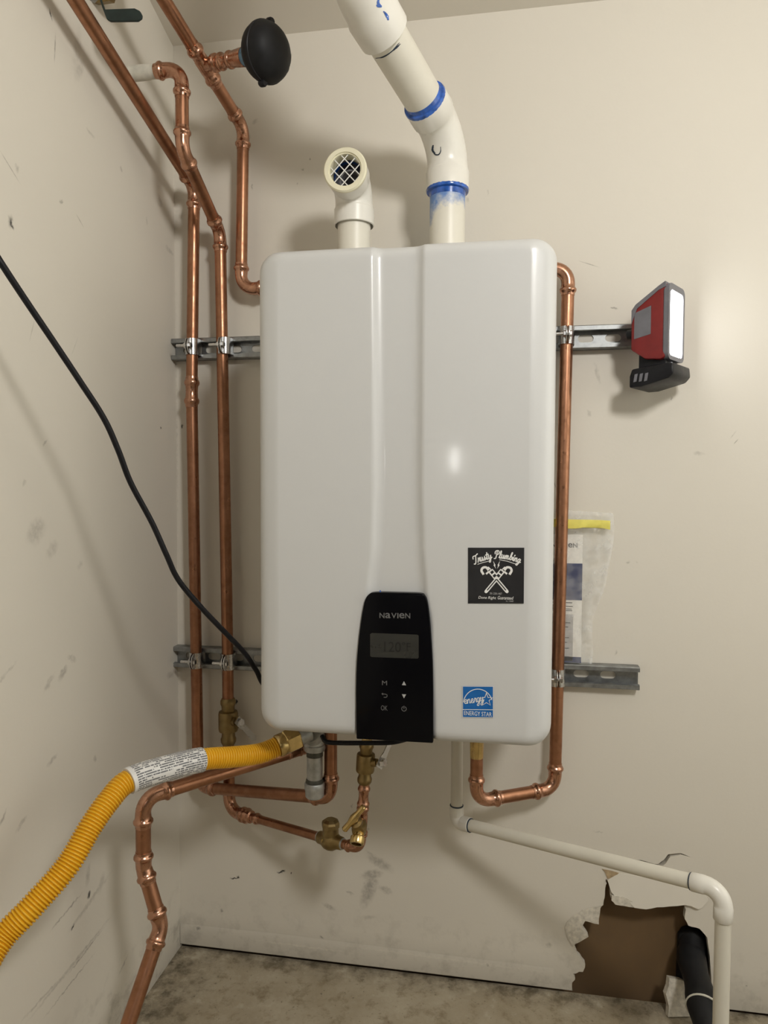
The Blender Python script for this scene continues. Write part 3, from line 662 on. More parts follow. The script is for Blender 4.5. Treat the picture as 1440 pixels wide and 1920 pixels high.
def wrench(flip):
    bm = NB(); bk_ = NB()
    def L(u, v, k=1):
        """u across, v along the handle from its lower end; handle leans 42 degrees"""
        u = -u; a = math.radians(40); x, y = u*math.cos(a)+v*math.sin(a), -u*math.sin(a)+v*math.cos(a)
        return sp_(931 + flip*(-19.5+x), 1109-y, k+(0.5 if flip < 0 else 0))
    def F(b_, pts, k=1): flat(b_, [L(u, v, k) for u, v in pts])
    F(bm, [(-3.2, 0), (-1.8, -3.0), (1.8, -3.0), (3.2, 0), (3.2, 34), (-3.2, 34)])                     # handle
    F(bm, [(-3.6, 30), (5.0, 30), (6.6, 33), (6.6, 50), (-3.6, 50)], 1.04)                                    # housing
    F(bm, [(-3.2, 46), (4.6, 46), (3.6, 58), (-2.6, 58)], 1.08)                                               # jaw shank
    ribbon(bm, catmull([L(u, v) for u, v in [(0.5, 55), (-1.5, 60.5), (-6.5, 63), (-11.5, 60.5), (-12.8, 54.5)]], 5), 4.4*ps)   # hooked upper jaw
    F(bm, [(-9.0, 48.5), (-3.0, 48.5), (-3.0, 52), (-9.0, 52)], 1.12)
    F(bk_, [(-1.0, 3), (1.0, 3), (1.0, 30), (-1.0, 30)], 2); F(bk_, [(-1.6, 35), (4.2, 35), (4.2, 40), (-1.6, 40)], 2); F(bk_, [(-1.0, 43), (4.8, 43), (4.8, 48), (-1.0, 48)], 2)
    F(bk_, [(-2.0, 51), (2.6, 51), (2.6, 52.6), (-2.0, 52.6)], 2)
    w_ = obj('wrench_print', bm, 'print_white', stick, False); obj('wrench_shading', bk_, 'print_black', stick, False)
wrench(1); wrench(-1)
bm = NB()
for f_ in (1, -1): flat(bm, [sp_(931+f_*6.5, 1051.5, 1), sp_(931+f_*4.5, 1058.5, 1), sp_(931+f_*5.8, 1059.5, 1), sp_(931+f_*1.2, 1066.5, 1), sp_(931+f_*2.8, 1060.6, 1), sp_(931+f_*1.8, 1059.6, 1)])
obj('spark_print', bm, 'print_white', stick, False)
text('phone_number', '781-258-1407', sp_(929.5, 1113, 1), 23*ps, 3.8*ps, 'print_pale', stick)
text('motto', 'Done Right', sp_(913.5, 1121.3, 1), 33*ps, 6.6*ps, 'print_white', stick, shear=0.25)
text('motto', 'Guaranteed', sp_(948, 1121, 1), 29*ps, 6.2*ps, 'print_white', stick, shear=0.25)
text('licence_line', 'lic. 15687', sp_(956, 1127.2, 1), 14*ps, 2.6*ps, 'print_pale', stick)
# energy label
bm = NB(); prism(bm, [sp_(867, 1286.5), sp_(925, 1287), sp_(925, 1345.5), sp_(867, 1345)], (0, 0.0006, 0)); es_ = obj('energy_label', bm, 'sticker_blue', heater, False, label='square blue energy rating label')
bm = NB(); ribbon(bm, [sp_(868.5, 1330.4, 1), sp_(923.5, 1330.8, 1)], 1.2*ps)
for a, b_ in (((867.6, 1287), (867.6, 1345)), ((924.6, 1287.2), (924.6, 1345.2)), ((867, 1287), (925, 1287.3)), ((867, 1344.8), (925, 1345.2))): ribbon(bm, [sp_(*a, 1), sp_(*b_, 1)], 0.7*ps)
ribbon(bm, [sp_(896-math.cos(t)*27.5, 1321-math.sin(t)*29+abs(math.cos(t))*0, 1) for t in [math.radians(10+k*7.2) for k in range(22)]], 1.4*ps); obj('label_lines', bm, 'print_white', es_, False)
bm = NB(); sc = (912, 1312)
st = [sp_(sc[0]+(12.5 if k % 2 == 0 else 5.2)*math.sin(k*PI/5), sc[1]-(12.5 if k % 2 == 0 else 5.2)*math.cos(k*PI/5), 1) for k in range(11)]; ribbon(bm, st, 1.3*ps); obj('star_outline', bm, 'print_white', es_, False)
LET['e'] = (0.40, [[(.02, .18), (.28, .28), (.26, .46), (.12, .46), (.04, .2), (.12, .02), (.26, .02), (.42, .16)]])
script(es_, 'energy', (870.5, 1319.5), 6, 10, 14.0, 'print_white', 1.35*ps)
text('label_lettering', 'ENERGY STAR', sp_(896, 1338.2, 1), 52*ps, 8.2*ps, 'print_white', es_)
bm = NB(); box(bm, (P(918, 1395, -0.25).x, -0.27, HZ0-0.006), (P(930, 1395, -0.25).x, -0.25, HZ0+0.004)); obj('rubber_foot', bm, 'black_rubber', heater, False)

# =================================================================== STRUT RAILS AND CLAMPS
SD = 0.021                                                             # strut depth
def strut(px0, px1, py_top, py_bot, label, slot0):
    a, b_ = P(px0, py_top[0], -SD), P(px1, py_top[1], -SD); zt = (a.z+b_.z)/2; c_, d_ = P(px0, py_bot[0], -SD), P(px1, py_bot[1], -SD); zb2 = (c_.z+d_.z)/2
    x0, x1 = a.x, b_.x; zm = (zt+zb2)/2; h = 0.0413/2
    root = thing('strut_rail', (x0, 0, zm-h), label, 'strut rail')
    bm = NB(); o4 = [(x0, zm-h), (x1, zm-h), (x1, zm+h), (x0, zm+h)]
    def le2(pts):
        vs = [bm.verts.new((p[0], -0.0006, p[1])) for p in pts]; return [bm.edges.new((vs[i], vs[(i+1) % len(vs)])) for i in range(len(vs))]
    es2 = le2(o4); s = x0+slot0
    while s < x1-0.02:
        ring = []
        for k in range(7): t = math.radians(-90+30*k); ring.append((s+0.007+0.0068*math.cos(t), zm+0.0068*math.sin(t)))
        for k in range(7): t = math.radians(90+30*k); ring.append((s-0.007+0.0068*math.cos(t), zm+0.0068*math.sin(t)))
        es2 += le2(ring); s += 0.0476
    bmesh.ops.triangle_fill(bm, use_beauty=True, use_dissolve=False, edges=es2, normal=(0, -1, 0))
    ex = bmesh.ops.extrude_face_region(bm, geom=bm.faces[:])
    for v in [g for g in ex['geom'] if isinstance(g, bmesh.types.BMVert)]: v.co.y -= 0.002
    obj('slotted_web', bm, 'strut_zinc', root, False)
    for sg in (1, -1):
        prof = [(-0.0006, h), (-SD+0.0015, h), (-SD, h-0.0015), (-SD, h-0.0085), (-SD+0.006, h-0.0095), (-SD+0.006, h-0.0075), (-SD+0.002, h-0.0068), (-SD+0.002, h-0.002), (-0.0026, h-0.002), (-0.0026, h-0.0001)]
        bm = NB(); prism(bm, [(x0, y, zm+sg*z) for y, z in prof], (x1-x0, 0, 0)); obj('flange', bm, 'strut_zinc', root, False)
    return zm
PR = 0.0111                                                            # 3/4 inch copper
YPIPE = -SD-PR-0.0012
ZS1 = strut(321, 1196, (632, 611), (670, 653.5), 'upper slotted steel strut rail running behind the water heater', 0.03)
ZS2 = strut(322, 1200, (1208, 1258), (1246, 1299), 'lower slotted steel strut rail running behind the water heater', 0.035)
def clamp(px, zm, side, label, grp):
    """two strap halves hooked in the rail; their ears meet in front of the pipe.  side: +1 bolt head faces right"""
    x = px if isinstance(px, float) else 0; r = PR+0.0007; t = 0.0016; hh = 0.0155
    root = thing('pipe_clamp', (x, YPIPE, zm-hh), label, 'pipe clamp', grp)
    for s in (-1, 1):
        bm = NB(); cen = [(x+s*0.013, -SD-0.0004), (x+s*(r+t), -SD-0.003)]
        for k in range(0, 8):
            a = math.radians(10+ k*10.5); cen.append((x+s*(r+t*0.5)*math.cos(a), YPIPE-(r+t*0.5)*math.sin(a)))
        cen.append((x+s*0.0022, YPIPE-r-0.003))
        L_ = []; R_ = []
        for i, c_ in enumerate(cen):
            d = Vector((cen[min(i+1, len(cen)-1)][0]-cen[max(i-1, 0)][0], cen[min(i+1, len(cen)-1)][1]-cen[max(i-1, 0)][1])).normalized(); nn = Vector((-d.y, d.x))*t/2
            L_.append([bm.verts.new((c_[0]+nn.x, c_[1]+nn.y, zm+z)) for z in (-hh, hh)]); R_.append([bm.verts.new((c_[0]-nn.x, c_[1]-nn.y, zm+z)) for z in (-hh, hh)])
        for i in range(len(cen)-1):
            bm.faces.new((L_[i][0], L_[i+1][0], L_[i+1][1], L_[i][1])); bm.faces.new((R_[i][1], R_[i+1][1], R_[i+1][0], R_[i][0]))
            bm.faces.new((L_[i][1], L_[i+1][1], R_[i+1][1], R_[i][1])); bm.faces.new((L_[i+1][0], L_[i][0], R_[i][0], R_[i+1][0]))
        obj('strap_half', bm, 'clamp_steel', root)
        bm = NB(); ear = [(x+s*0.0012, YPIPE-r+0.001, zm-hh)] + [(x+s*0.0012, YPIPE-r-0.002-0.014*math.cos(math.radians(-90+15*k)), zm+hh*math.sin(math.radians(-90+15*k))) for k in range(13)] + [(x+s*0.0012, YPIPE-r+0.001, zm+hh)]
        prism(bm, ear, (s*t, 0, 0)); obj('ear', bm, 'clamp_steel', root, False)
    yb = YPIPE-r-0.0075
    bm = NB(); hexprism(bm, (x+side*0.0028, yb, zm), (x+side*0.0075, yb, zm), 0.0055); obj('bolt_head', bm, 'clamp_steel', root, False)
    bm = NB(); along(bm, (x+side*0.0028, yb, zm), (x-side*0.024, yb, zm), [(0, 0.0028), (0.97, 0.0028), (1, 0.002)], 14); obj('bolt_shank', bm, 'clamp_steel', root)
    bm = NB(); hexprism(bm, (x-side*0.0028, yb, zm), (x-side*0.0075, yb, zm), 0.0058); obj('nut', bm, 'clamp_steel', root, False)
G_ = 'strut pipe clamps'
def lineat(pa, pb, z):
    t = (pa.z-z)/(pa.z-pb.z); return pa.lerp(pb, t)

# =================================================================== COPPER LINE A  (along the left wall, down by the corner, to the heater)
A0 = Pd(-40, -258, 0.86); A1 = Pd(137, 0, 1.005); A2 = P(364, 352, YPIPE); A3 = P(359.5, 735, YPIPE); A4 = P(372, 1476, YPIPE)
A0 = A1 + (A1-A2).normalized()*1.1; A0.x = max(A0.x, XL+0.0125); A0 = A1 + (Vector((A0.x, A0.y, min(A0.z, ZC-CSL*A0.y-0.03)))-A1)
A5 = Pd(409, 1487, 1.315); A6 = Pd(620, 1496, 1.215); A7 = Pd(617, 1380, 1.215); A7 = Vector((A6.x, A6.y, HZ0+0.02))
la = thing('copper_water_line', (A4.x, A4.y, A4.z), 'copper pipe nearest the corner, dropping from the left wall then looping under the heater', 'copper pipe')
A5 = Vector((A4.x+0.03, A4.y-0.03, A4.z-0.004))
elb = lambda a, n, b_, r=PR, **k: elbow(la, a, n, b_, r, **k)
s1 = elb(A1, A2, A3); obj('pipe', rod(A0, s1[0], PR), 'copper_pipe', la)
cm = (A3-A2).normalized()
coupling(la, A3-cm*0.030, A3+cm*0.030, PR); obj('pipe', rod(s1[1], A3-cm*0.004, PR), 'copper_pipe', la)
s2 = elb(A3, A4, A6); obj('pipe', rod(A3+cm*0.004, s2[0], PR), 'copper_pipe', la)
s3 = elb(A4, A6, A7); obj('pipe', rod(s2[1], s3[0], PR), 'copper_pipe', la); obj('pipe', rod(s3[1], A7, PR), 'copper_pipe', la)
bm = NB(); along(bm, A7-Vector((0, 0, 0.035)), A7, [(0, PR*1.05), (0.2, PR*1.3), (0.5, PR*1.3), (0.6, PR*1.1), (1, PR*1.1)]); obj('inlet_adapter', bm, 'brass_bright', la)
p = lineat(A2, A3, ZS1); clamp(p.x, ZS1, 1, 'pipe clamp nearest the corner on the upper rail', G_)
p = lineat(A3, A4, ZS2); clamp(p.x, ZS2, 1, 'pipe clamp nearest the corner on the lower rail', G_)

# =================================================================== COPPER LINE B  (stub in the left wall, ball valve, check valve, drain tap)
B3 = P(412, 436, YPIPE); B4 = P(421, 640, YPIPE); B5 = P(427, 1235, YPIPE); B6 = P(430, 1520, YPIPE)
B1 = Pd(341, 166, 1.20); B2 = Pd(341, 278, 1.20); B2.x = B1.x; B2.y = B1.y
B0 = Vector((XL-0.0005, B1.y, PX(250, 160, XL).z)); B1.z = B0.z
lb = thing('copper_water_line', (B6.x, B6.y, B6.z), 'copper pipe with brass ball valves and check valve, from white wall stub to heater underside', 'copper pipe')
e1 = elbow(lb, B0, B1, B2, PR); bm = NB(); along(bm, B0, e1[2], [(0, 0.0125), (0.80, 0.0125), (0.86, 0.0116), (1, 0.0116)]); obj('painted_stub', bm, 'pipe_paint', lb, label='white painted pipe stub')
obj('pipe', rod(e1[2], e1[0], PR), 'copper_pipe', lb)
e2 = elbow(lb, B1, B2, B3, PR); obj('pipe', rod(e1[1], e2[0], PR), 'copper_pipe', lb)
e3 = elbow(lb, B2, B3, B4, PR); obj('pipe', rod(e2[1], e3[0], PR), 'copper_pipe', lb)
BV = P(428, 1352, YPIPE)                                               # ball valve centre
ax = (B6-B4).normalized()
obj('pipe', rod(e3[1], B5, PR), 'copper_pipe', lb); obj('pipe', rod(B5, BV-ax*0.03, PR), 'copper_pipe', lb)
def ball_valve(root, c, ax, r, stem, lever, L=0.046):
    bm = NB(); along(bm, c-ax*L, c+ax*L, [(0, r*1.08), (.05, r*1.32), (.12, r*1.36), (.17, r*1.18), (.27, r*1.12), (.29, r*1.62), (.34, r*1.72), (.66, r*1.72), (.71, r*1.62), (.73, r*1.12), (.83, r*1.18), (.88, r*1.36), (.95, r*1.32), (1, r*1.08)], 20)
    v = obj('ball_valve', bm, 'brass_dull', root, ang=30, label='dull brass ball valve')
    s0 = c+stem*r*1.5; bm = NB(); along(bm, s0, s0+stem*0.016, [(0, r*0.75), (.6, r*0.72), (.62, r*0.5), (1, r*0.5)], 16); obj('stem', bm, 'brass_dull', v)
    bm = NB(); hexprism(bm, s0+stem*0.018, s0+stem*0.026, 0.0075); obj('stem_nut', bm, 'clamp_steel', v, False)
    bm = NB(); a = s0+stem*0.0165; d = lever.normalized(); sd = d.cross(stem).normalized()
    prism(bm, [a-d*0.009-sd*0.008, a+d*0.008-sd*0.008, a+d*0.016-sd*0.0055, a+d*lever.length-sd*0.006, a+d*(lever.length+0.006), a+d*lever.length+sd*0.006, a+d*0.016+sd*0.0055, a+d*0.008+sd*0.008, a-d*0.009+sd*0.008], stem*0.002); obj('lever', bm, 'clamp_steel', v, False)
    return v
ball_valve(lb, BV, ax, PR, Vector((0.85, -0.5, 0.15)).normalized(), Vector((0.35, 0.55, -0.75)).normalized()*0.055)
R2 = 0.0080                                                            # 1/2 inch copper
B7 = Pd(676, 1592, 1.205); B8 = Vector((P(692.5, 1480, B7.y).x, B7.y, HZ0+0.02))
e4 = elbow(lb, B4, B6, B7, PR); obj('pipe', rod(BV+ax*0.03, e4[0], PR), 'copper_pipe', lb)
d7 = (B7-B6).normalized()
coupling(lb, e4[1]+d7*0.001, e4[1]+d7*0.048, PR, R2, name='reducer')
ck = B6 + d7*(Pd(611, 1578, 1.235)-B6).dot(d7)                         # check valve centre
obj('pipe', rod(e4[1]+d7*0.03, ck-d7*0.014, R2), 'copper_pipe', lb)
bm = NB(); along(bm, ck-d7*0.027, ck+d7*0.027, [(0, R2*1.2), (.03, R2*1.35), (.16, R2*1.42), (.22, R2*1.5), (.36, R2*2.0), (.5, R2*2.15), (.64, R2*2.0), (.78, R2*1.5), (.84, R2*1.42), (.97, R2*1.35), (1, R2*1.2)]); cv = obj('check_valve', bm, 'brass_dull', lb, label='dull brass swing check valve')
bm = NB(); along(bm, ck+Vector((0, 0, 0.002)), ck+Vector((0, 0, 0.026)), [(0, 0.0145), (1, 0.0138)]); obj('bonnet', bm, 'brass_dull', cv)
bm = NB(); along(bm, ck+Vector((0, 0, 0.024)), ck+Vector((0, 0, 0.038)), [(0, 0.0158), (.5, 0.016), (.75, 0.0145), (1, 0.009)], 8); obj('cap', bm, 'brass_dull', cv, False)
bm = NB(); along(bm, ck-d7*0.012+Vector((0, -0.012, 0.004)), ck-d7*0.012+Vector((0, -0.017, 0.004)), [(0, 0.0042), (1, 0.0038)], 12); obj('hinge_plug', bm, 'brass_bright', cv)
e5 = elbow(lb, B6, B7, B8, R2); obj('pipe', rod(ck+d7*0.014, e5[0], R2), 'copper_pipe', lb)
for t in (-0.0275, 0.0275):
    bm = NB(); along(bm, ck+d7*(t-0.002), ck+d7*(t+0.002), [(0, R2*1.05), (.3, R2*1.2), (.7, R2*1.2), (1, R2*1.05)]); obj('solder_ring', bm, 'galvanized', lb)
up_ = (B8-B7).normalized()
TV = B7 + up_*0.050                                                    # tee of the drain tap
coupling(lb, TV-up_*0.030, TV+up_*0.030, R2, name='tee')
bv2 = P(690, 1430, B7.y); bv2 = B7+up_*(bv2.z-B7.z)
obj('pipe', rod(e5[1], TV-up_*0.02, R2), 'copper_pipe', lb); obj('pipe', rod(TV+up_*0.02, bv2-up_*0.03, R2), 'copper_pipe', lb)
coupling(lb, bv2-up_*0.080, bv2-up_*0.036, R2, name='coupling')
ball_valve(lb, bv2, up_, R2*1.15, Vector((0.9, -0.35, 0.2)).normalized(), Vector((0.35, 0.5, 0.8)).normalized()*0.04, 0.036)
bm = NB(); along(bm, bv2+up_*0.033, B8, [(0, R2*1.1), (.4, R2*1.15), (.45, R2*1.3), (1, R2*1.3)], 8); obj('adapter', bm, 'brass_bright', lb)
# drain tap on the tee
td = Vector((0.02, -1, -0.06)).normalized()
t0 = TV+td*0.006; t1 = TV+td*0.038
bm = NB(); along(bm, t0, t1, [(0, 0.008), (.3, 0.0085), (.35, 0.0115), (.75, 0.0125), (1, 0.010)]); tap = obj('drain_tap', bm, 'brass_dull', lb, label='brass drain tap with a T handle')
sp0 = TV+td*0.026; spd = Vector((-0.05, -0.70, -0.70)).normalized()
bm = NB(); lathe(bm, sp0, spd, [(0, 0.0085), (0.012, 0.0095), (0.014, 0.0118), (0.022, 0.0122), (0.025, 0.0112), (0.025, 0.0084), (0.008, 0.0080)], 22); obj('spout', bm, 'brass_bright', tap)
bm = NB(); disc_c = sp0+spd*0.009; along(bm, disc_c, disc_c+spd*0.001, [(0, 0.0081), (1, 0.0081)]); obj('spout_bore', bm, 'pipe_dope', tap)
bn = Vector((-0.15, -0.62, 0.75)).normalized(); h0 = TV+td*0.024
bm = NB(); along(bm, h0, h0+bn*0.032, [(0, 0.0085), (.45, 0.0085), (.5, 0.0105), (.7, 0.0105), (.75, 0.005), (1, 0.005)], 16); obj('bonnet', bm, 'brass_dull', tap)
hb = (Pd(693, 1524, 1.0)-Pd(661, 1562, 1.0)).normalized(); hc = h0+bn*0.034
bm = NB(); along(bm, hc-hb*0.026, hc+hb*0.026, [(0, 0.003), (.04, 0.0052), (.3, 0.0048), (.4, 0.0062), (.5, 0.0072), (.6, 0.0062), (.7, 0.0048), (.96, 0.0052), (1, 0.003)], 16); obj('handle', bm, 'brass_bright', tap)
p = lineat(B4, B6, ZS1); clamp(p.x, ZS1, 1, 'pipe clamp beside the heater, left end of the upper rail', G_)
p = lineat(B4, B6, ZS2); clamp(p.x, ZS2, 1, 'pipe clamp under the black cord on the lower rail', G_)

# =================================================================== COPPER LINE C  (tee with black bulb, runs behind the heater's upper left)
C3 = P(456, 240, YPIPE); C4 = P(452, 542, YPIPE); C5_ = Vector((C4.x+0.16, C4.y, C4.z))
CT = Pd(383, 122, 1.225); dC = (CT-C3).normalized(); C0 = CT+dC*min(1.1, (CT.x-XL-0.02)/max(1e-4, -dC.x))
lc = thing('copper_water_line', (C4.x, C4.y, C4.z), 'copper pipe from the ceiling with a teed black bulb, ending behind the heater', 'copper pipe')
f1 = elbow(lc, C0, C3, C4, PR); f2 = elbow(lc, C3, C4, C5_, PR)
tl = 0.040
obj('pipe', rod(C0, CT+dC*(tl*0.6), PR), 'copper_pipe', lc); obj('pipe', rod(CT-dC*(tl*0.6), f1[0], PR), 'copper_pipe', lc); obj('pipe', rod(f1[1], f2[0], PR), 'copper_pipe', lc); obj('pipe', rod(f2[1], C5_, PR), 'copper_pipe', lc)
coupling(lc, CT-dC*tl, CT+dC*tl, PR, name='tee')
ct2 = CT+dC*0.165; coupling(lc, ct2-dC*0.03, ct2+dC*0.03, PR)
bd = (Pd(462, 106, 1.17)-CT).normalized()                              # branch towards the bulb
bm = NB(); along(bm, CT+bd*0.003, CT+bd*0.036, [(0, PR*1.0), (.5, PR*0.98), (.62, PR*1.1), (.68, PR*1.3), (.84, PR*1.3), (.9, PR*1.1), (1, PR*1.06)]); obj('tee_branch', bm, 'copper_fitting', lc)
coupling(lc, CT+bd*0.036, CT+bd*0.072, PR*0.95, PR*0.95)
bm = NB(); along(bm, CT+bd*0.068, CT+bd*0.098, [(0, PR*1.0), (.15, PR*1.15), (.3, PR*1.15), (.35, PR*1.2), (1, PR*1.32)], 18); obj('threaded_adapter', bm, 'copper_fitting', lc)
b0 = CT+bd*0.097
bulb = thing('surge_bulb', b0, 'black ribbed plastic bulb screwed onto the copper tee', 'surge bulb')
bm = NB(); along(bm, b0, b0+bd*0.009, [(0, 0.0135), (.3, 0.0145), (.8, 0.014), (1, 0.013)]); obj('thread_tape', bm, 'tape_blue', bulb, label='blue thread tape')
bm = NB(); along(bm, b0+bd*0.008, b0+bd*0.026, [(0, 0.0135), (1, 0.0135)]); obj('neck', bm, 'black_plastic', bulb)
bc = b0+bd*0.050; RB, TB = 0.0465, 0.039
prof = [(0.5+0.5*math.sin(math.radians(-90+180*k/24)), max(0.0, RB*0.965*math.cos(math.radians(-90+180*k/24))**0.92 if k not in (0, 24) else 0)) for k in range(25)]
bm = NB(); along(bm, bc-bd*TB*0.86, bc+bd*TB*0.86, prof, 36); bb_ = obj('body', bm, 'black_rubber', bulb)
bm = NB(); along(bm, bc-bd*0.0035, bc+bd*0.0035, [(0, RB*0.955), (.15, RB*0.985), (.5, RB*0.99), (.85, RB*0.985), (1, RB*0.955)], 36); obj('seam', bm, 'black_plastic', bulb)
pr_ = bd.orthogonal().normalized()
upb = (Vector((0, 0, 1))-bd*bd.z).normalized(); sdb = bd.cross(upb)
for sg in (1, -1):
    bm = NB(); c_ = bc+upb*sg*RB*0.99; along(bm, c_-bd*0.006, c_+bd*0.006, [(0, 0.005), (.2, 0.0065), (.8, 0.0065), (1, 0.005)], 10); obj('seam_lug', bm, 'black_plastic', bulb)
# warning label wrapped on the right half
bm = NB(); rows_ = []
for i in range(9):
    row = []
    for j in range(7):
        t = math.radians(16+ i*3.6); ph = math.radians(-20+j*6.5)         # latitude on the half, longitude round the axis
        rr = RB*0.965*math.cos(t)**0.92+0.0004; ax_ = TB*0.86*math.sin(t)+0.0003
        row.append(bm.verts.new(bc+bd*ax_+(sdb*math.cos(ph+PI*0.0)*-1+upb*math.sin(ph))*rr*1.0))
    rows_.append(row)
bmw = bm
for a, b_ in zip(rows_[:-1], rows_[1:]):
    for j in range(6): bm.faces.new((a[j], a[j+1], b_[j+1], b_[j]))
obj('warning_label', bm, 'print_white', bulb, label='white warning label')

# =================================================================== COPPER LINE D  (right of the heater)
D1 = P(1066, 503, YPIPE); D0 = Vector((D1.x-0.12, D1.y, D1.z)); D2 = P(1062, 640, YPIPE); D3 = P(1040, 1478, YPIPE); D4 = P(893, 1503, -0.105); D5 = Vector((D4.x, D4.y, HZ0+0.02))
ld = thing('copper_water_line', (D3.x, D3.y, D3.z), 'copper pipe right of the heater, bending back under it to a brass fitting', 'copper pipe')
route(ld, [D0, D1, D3, D4, D5], PR)
bm = NB(); zt = HZ0
along(bm, Vector((D4.x, D4.y, P(893, 1420, D4.y).z)), D5, [(0, PR*1.05), (.25, PR*1.1), (.3, PR*1.3), (.5, PR*1.36), (.55, PR*1.15), (.7, PR*1.15), (.75, PR*1.45), (1, PR*1.45)]); obj('brass_adapter', bm, 'brass_bright', ld)
p = lineat(D1, D3, ZS1); clamp(p.x, ZS1, 1, 'pipe clamp on the upper rail beside the red work light', G_)
p = lineat(D1, D3, ZS2); clamp(p.x, ZS2, 1, 'pipe clamp on the lower rail beside the bagged manual', G_)

# =================================================================== COPPER LINE E  (relief discharge to the floor)
E0 = Pd(600, 1376, 1.235); E1 = Pd(268, 1496, 1.075); E2 = Pd(268, 1622, 1.085); E3 = Pd(302, 1738, 1.075); E4 = Pd(232, 1945, 1.01)
E0 = E1+(Pd(565, 1404, 1.235)-E1)*1.06
le_ = thing('copper_drain_line', (E4.x, E4.y, E4.z), 'copper discharge pipe under the yellow hose, dropping along the left wall', 'copper pipe')
E2.x = E1.x; E2.y = E1.y
dE = (E4-E3).normalized(); E5 = E3+dE*((E3.z-0.004)/-dE.z)
route(le_, [E0, E1, E2, E3, E5], PR*1.0, sock=0.021)
cE = (E0-E1).normalized(); coupling(le_, E0-cE*0.050, E0-cE*0.012, PR*0.8, PR*0.8)

# =================================================================== EXHAUST VENT (white PVC, blue primer)
RV = 0.0302
V0 = P(838.5, 446, -0.100); V1 = P(838, 262, -0.100); V0 = Vector((V0.x, V0.y, HZ1-0.02)); V1.x = V0.x
V2 = Pd(672, -18, 0.985); V3 = Pd(640, -190, 0.93); _d = (V3-V2).normalized(); V3 = V2+_d*((ZC+0.02-CSL*V2.y-V2.z)/(_d.z+CSL*_d.y))
lv = thing('exhaust_vent', (V0.x, V0.y, HZ1), 'white plastic exhaust pipe with blue primer rings rising from the heater top', 'vent pipe')
g1 = elbow(lv, V0, V1, V2, RV, 0.075, 0.034, 'pvc_white', 'hub'); g2 = elbow(lv, V1, V2, V3, RV*1.06, 0.09, 0.040, 'pvc_white', 'hub')
MATS['pvc_riser'].node_tree  # primer is brushed on just below the first elbow
rl = (g1[2]-V0).length
o = obj('pipe', rod(V0, g1[0], RV, 40), 'pvc_riser', lv)
bm = NB(); n_ = 26; pts = [V0.lerp(g1[0], k/n_) for k in range(n_+1)]; me0 = o.data; sweep(bm, pts, RV, 40)
L_ = wloc(lv)
for v in bm.verts: v.co -= L_
for f in bm.faces: f.smooth = True
bm.to_mesh(me0); bm.free()
for n in MATS['pvc_riser'].node_tree.nodes:
    if n.type == 'MATH' and n.operation == 'SUBTRACT' and abs(n.inputs[1].default_value-0.205) < 1e-4: n.inputs[1].default_value = rl
obj('pipe', rod(g1[1], g2[0], RV*1.03, 40), 'pvc_diag', lv); obj('pipe', rod(g2[1], V3, RV*1.06, 40), 'pvc_diag', lv)
def ring_at(root, p, d, r, hw, mat, name, label=None):
    bm = NB(); along(bm, p-d*hw, p+d*hw, [(0, r*0.90), (.12, r*0.99), (.5, r*1.02), (.88, r*0.99), (1, r*0.94)], 40); obj(name, bm, mat, root, label=label)
d1 = (V1-V0).normalized(); d2 = (V2-V1).normalized()
ring_at(lv, g1[2]+d1*0.001, d1, RV*1.20, 0.0042, 'primer_blue', 'primer_ring', 'blue primer ring')
ring_at(lv, g1[3]-d2*0.001, d2, RV*1.20, 0.0042, 'primer_blue', 'primer_ring', 'blue primer ring')
bm = NB(); along(bm, g1[2]-d1*0.012, g1[2]-d1*0.002, [(0, RV*1.004), (.2, RV*1.012), (1, RV*1.05)], 40); obj('primer_smear', bm, 'primer_blue', lv)
bm = NB(); along(bm, g1[3]+d2*0.001, g1[3]+d2*0.010, [(0, RV*1.10), (.6, RV*1.045), (1, RV*1.034)], 40); obj('primer_smear', bm, 'primer_blue', lv)
# small primer dabs on the upper fitting and a marker ring on the elbow
from mathutils.bvhtree import BVHTree
def dab(root, marks, mat, name, wdt):
    """brushed or drawn strokes laid on the surface of the thing's parts"""
    trees = []
    for ch in root.children:
        L_ = wloc(root); trees.append(BVHTree.FromPolygons([v.co+L_ for v in ch.data.vertices], [p.vertices[:] for p in ch.data.polygons]))
    def hit(x, y):
        best = None; rd = ray(x, y).normalized()
        for t in trees:
            h = t.ray_cast(CAM, rd)
            if h[0] is not None and (best is None or h[3] < best[3]): best = h
        return best
    bm = NB()
    for st in marks:
        sm = catmull([Vector((x, y, 0)) for x, y in st], 5)
        L_ = []; R_ = []
        for i, q in enumerate(sm):
            d = sm[min(i+1, len(sm)-1)]-sm[max(i-1, 0)]; d.normalize(); k = wdt*(0.35+0.65*math.sin(PI*(i+0.5)/len(sm)))*random.uniform(0.75, 1.15)
            for lst, sg in ((L_, 1), (R_, -1)):
                h = hit(q.x-d.y*k*sg, q.y+d.x*k*sg)
                lst.append(None if h is None else bm.verts.new(h[0]-ray(q.x, q.y).normalized()*0.0004))
        for i in range(len(sm)-1):
            if None not in (L_[i], L_[i+1], R_[i], R_[i+1]): bm.faces.new((L_[i], L_[i+1], R_[i+1], R_[i]))
    obj(name, bm, mat, root, False)
d3 = (V3-V2).normalized()
dab(lv, [[(711, -4), (709, 5), (713, 11), (716, 13)], [(719, 21), (724, 27), (727, 33), (728, 38)], [(706, 9), (710, 12), (716, 11)]], 'primer_blue', 'primer_dab', 2.6)
dab(lv, [[(704, 109.5), (718, 107), (734, 97), (749, 80)], [(736, 96), (744, 89), (751, 82)]], 'marker_ink', 'primer_dab', 1.3)
dab(lv, [[(813, 272), (812, 281), (815, 289), (822, 290), (826, 284), (826, 275)]], 'marker_ink', 'primer_dab', 1.2)
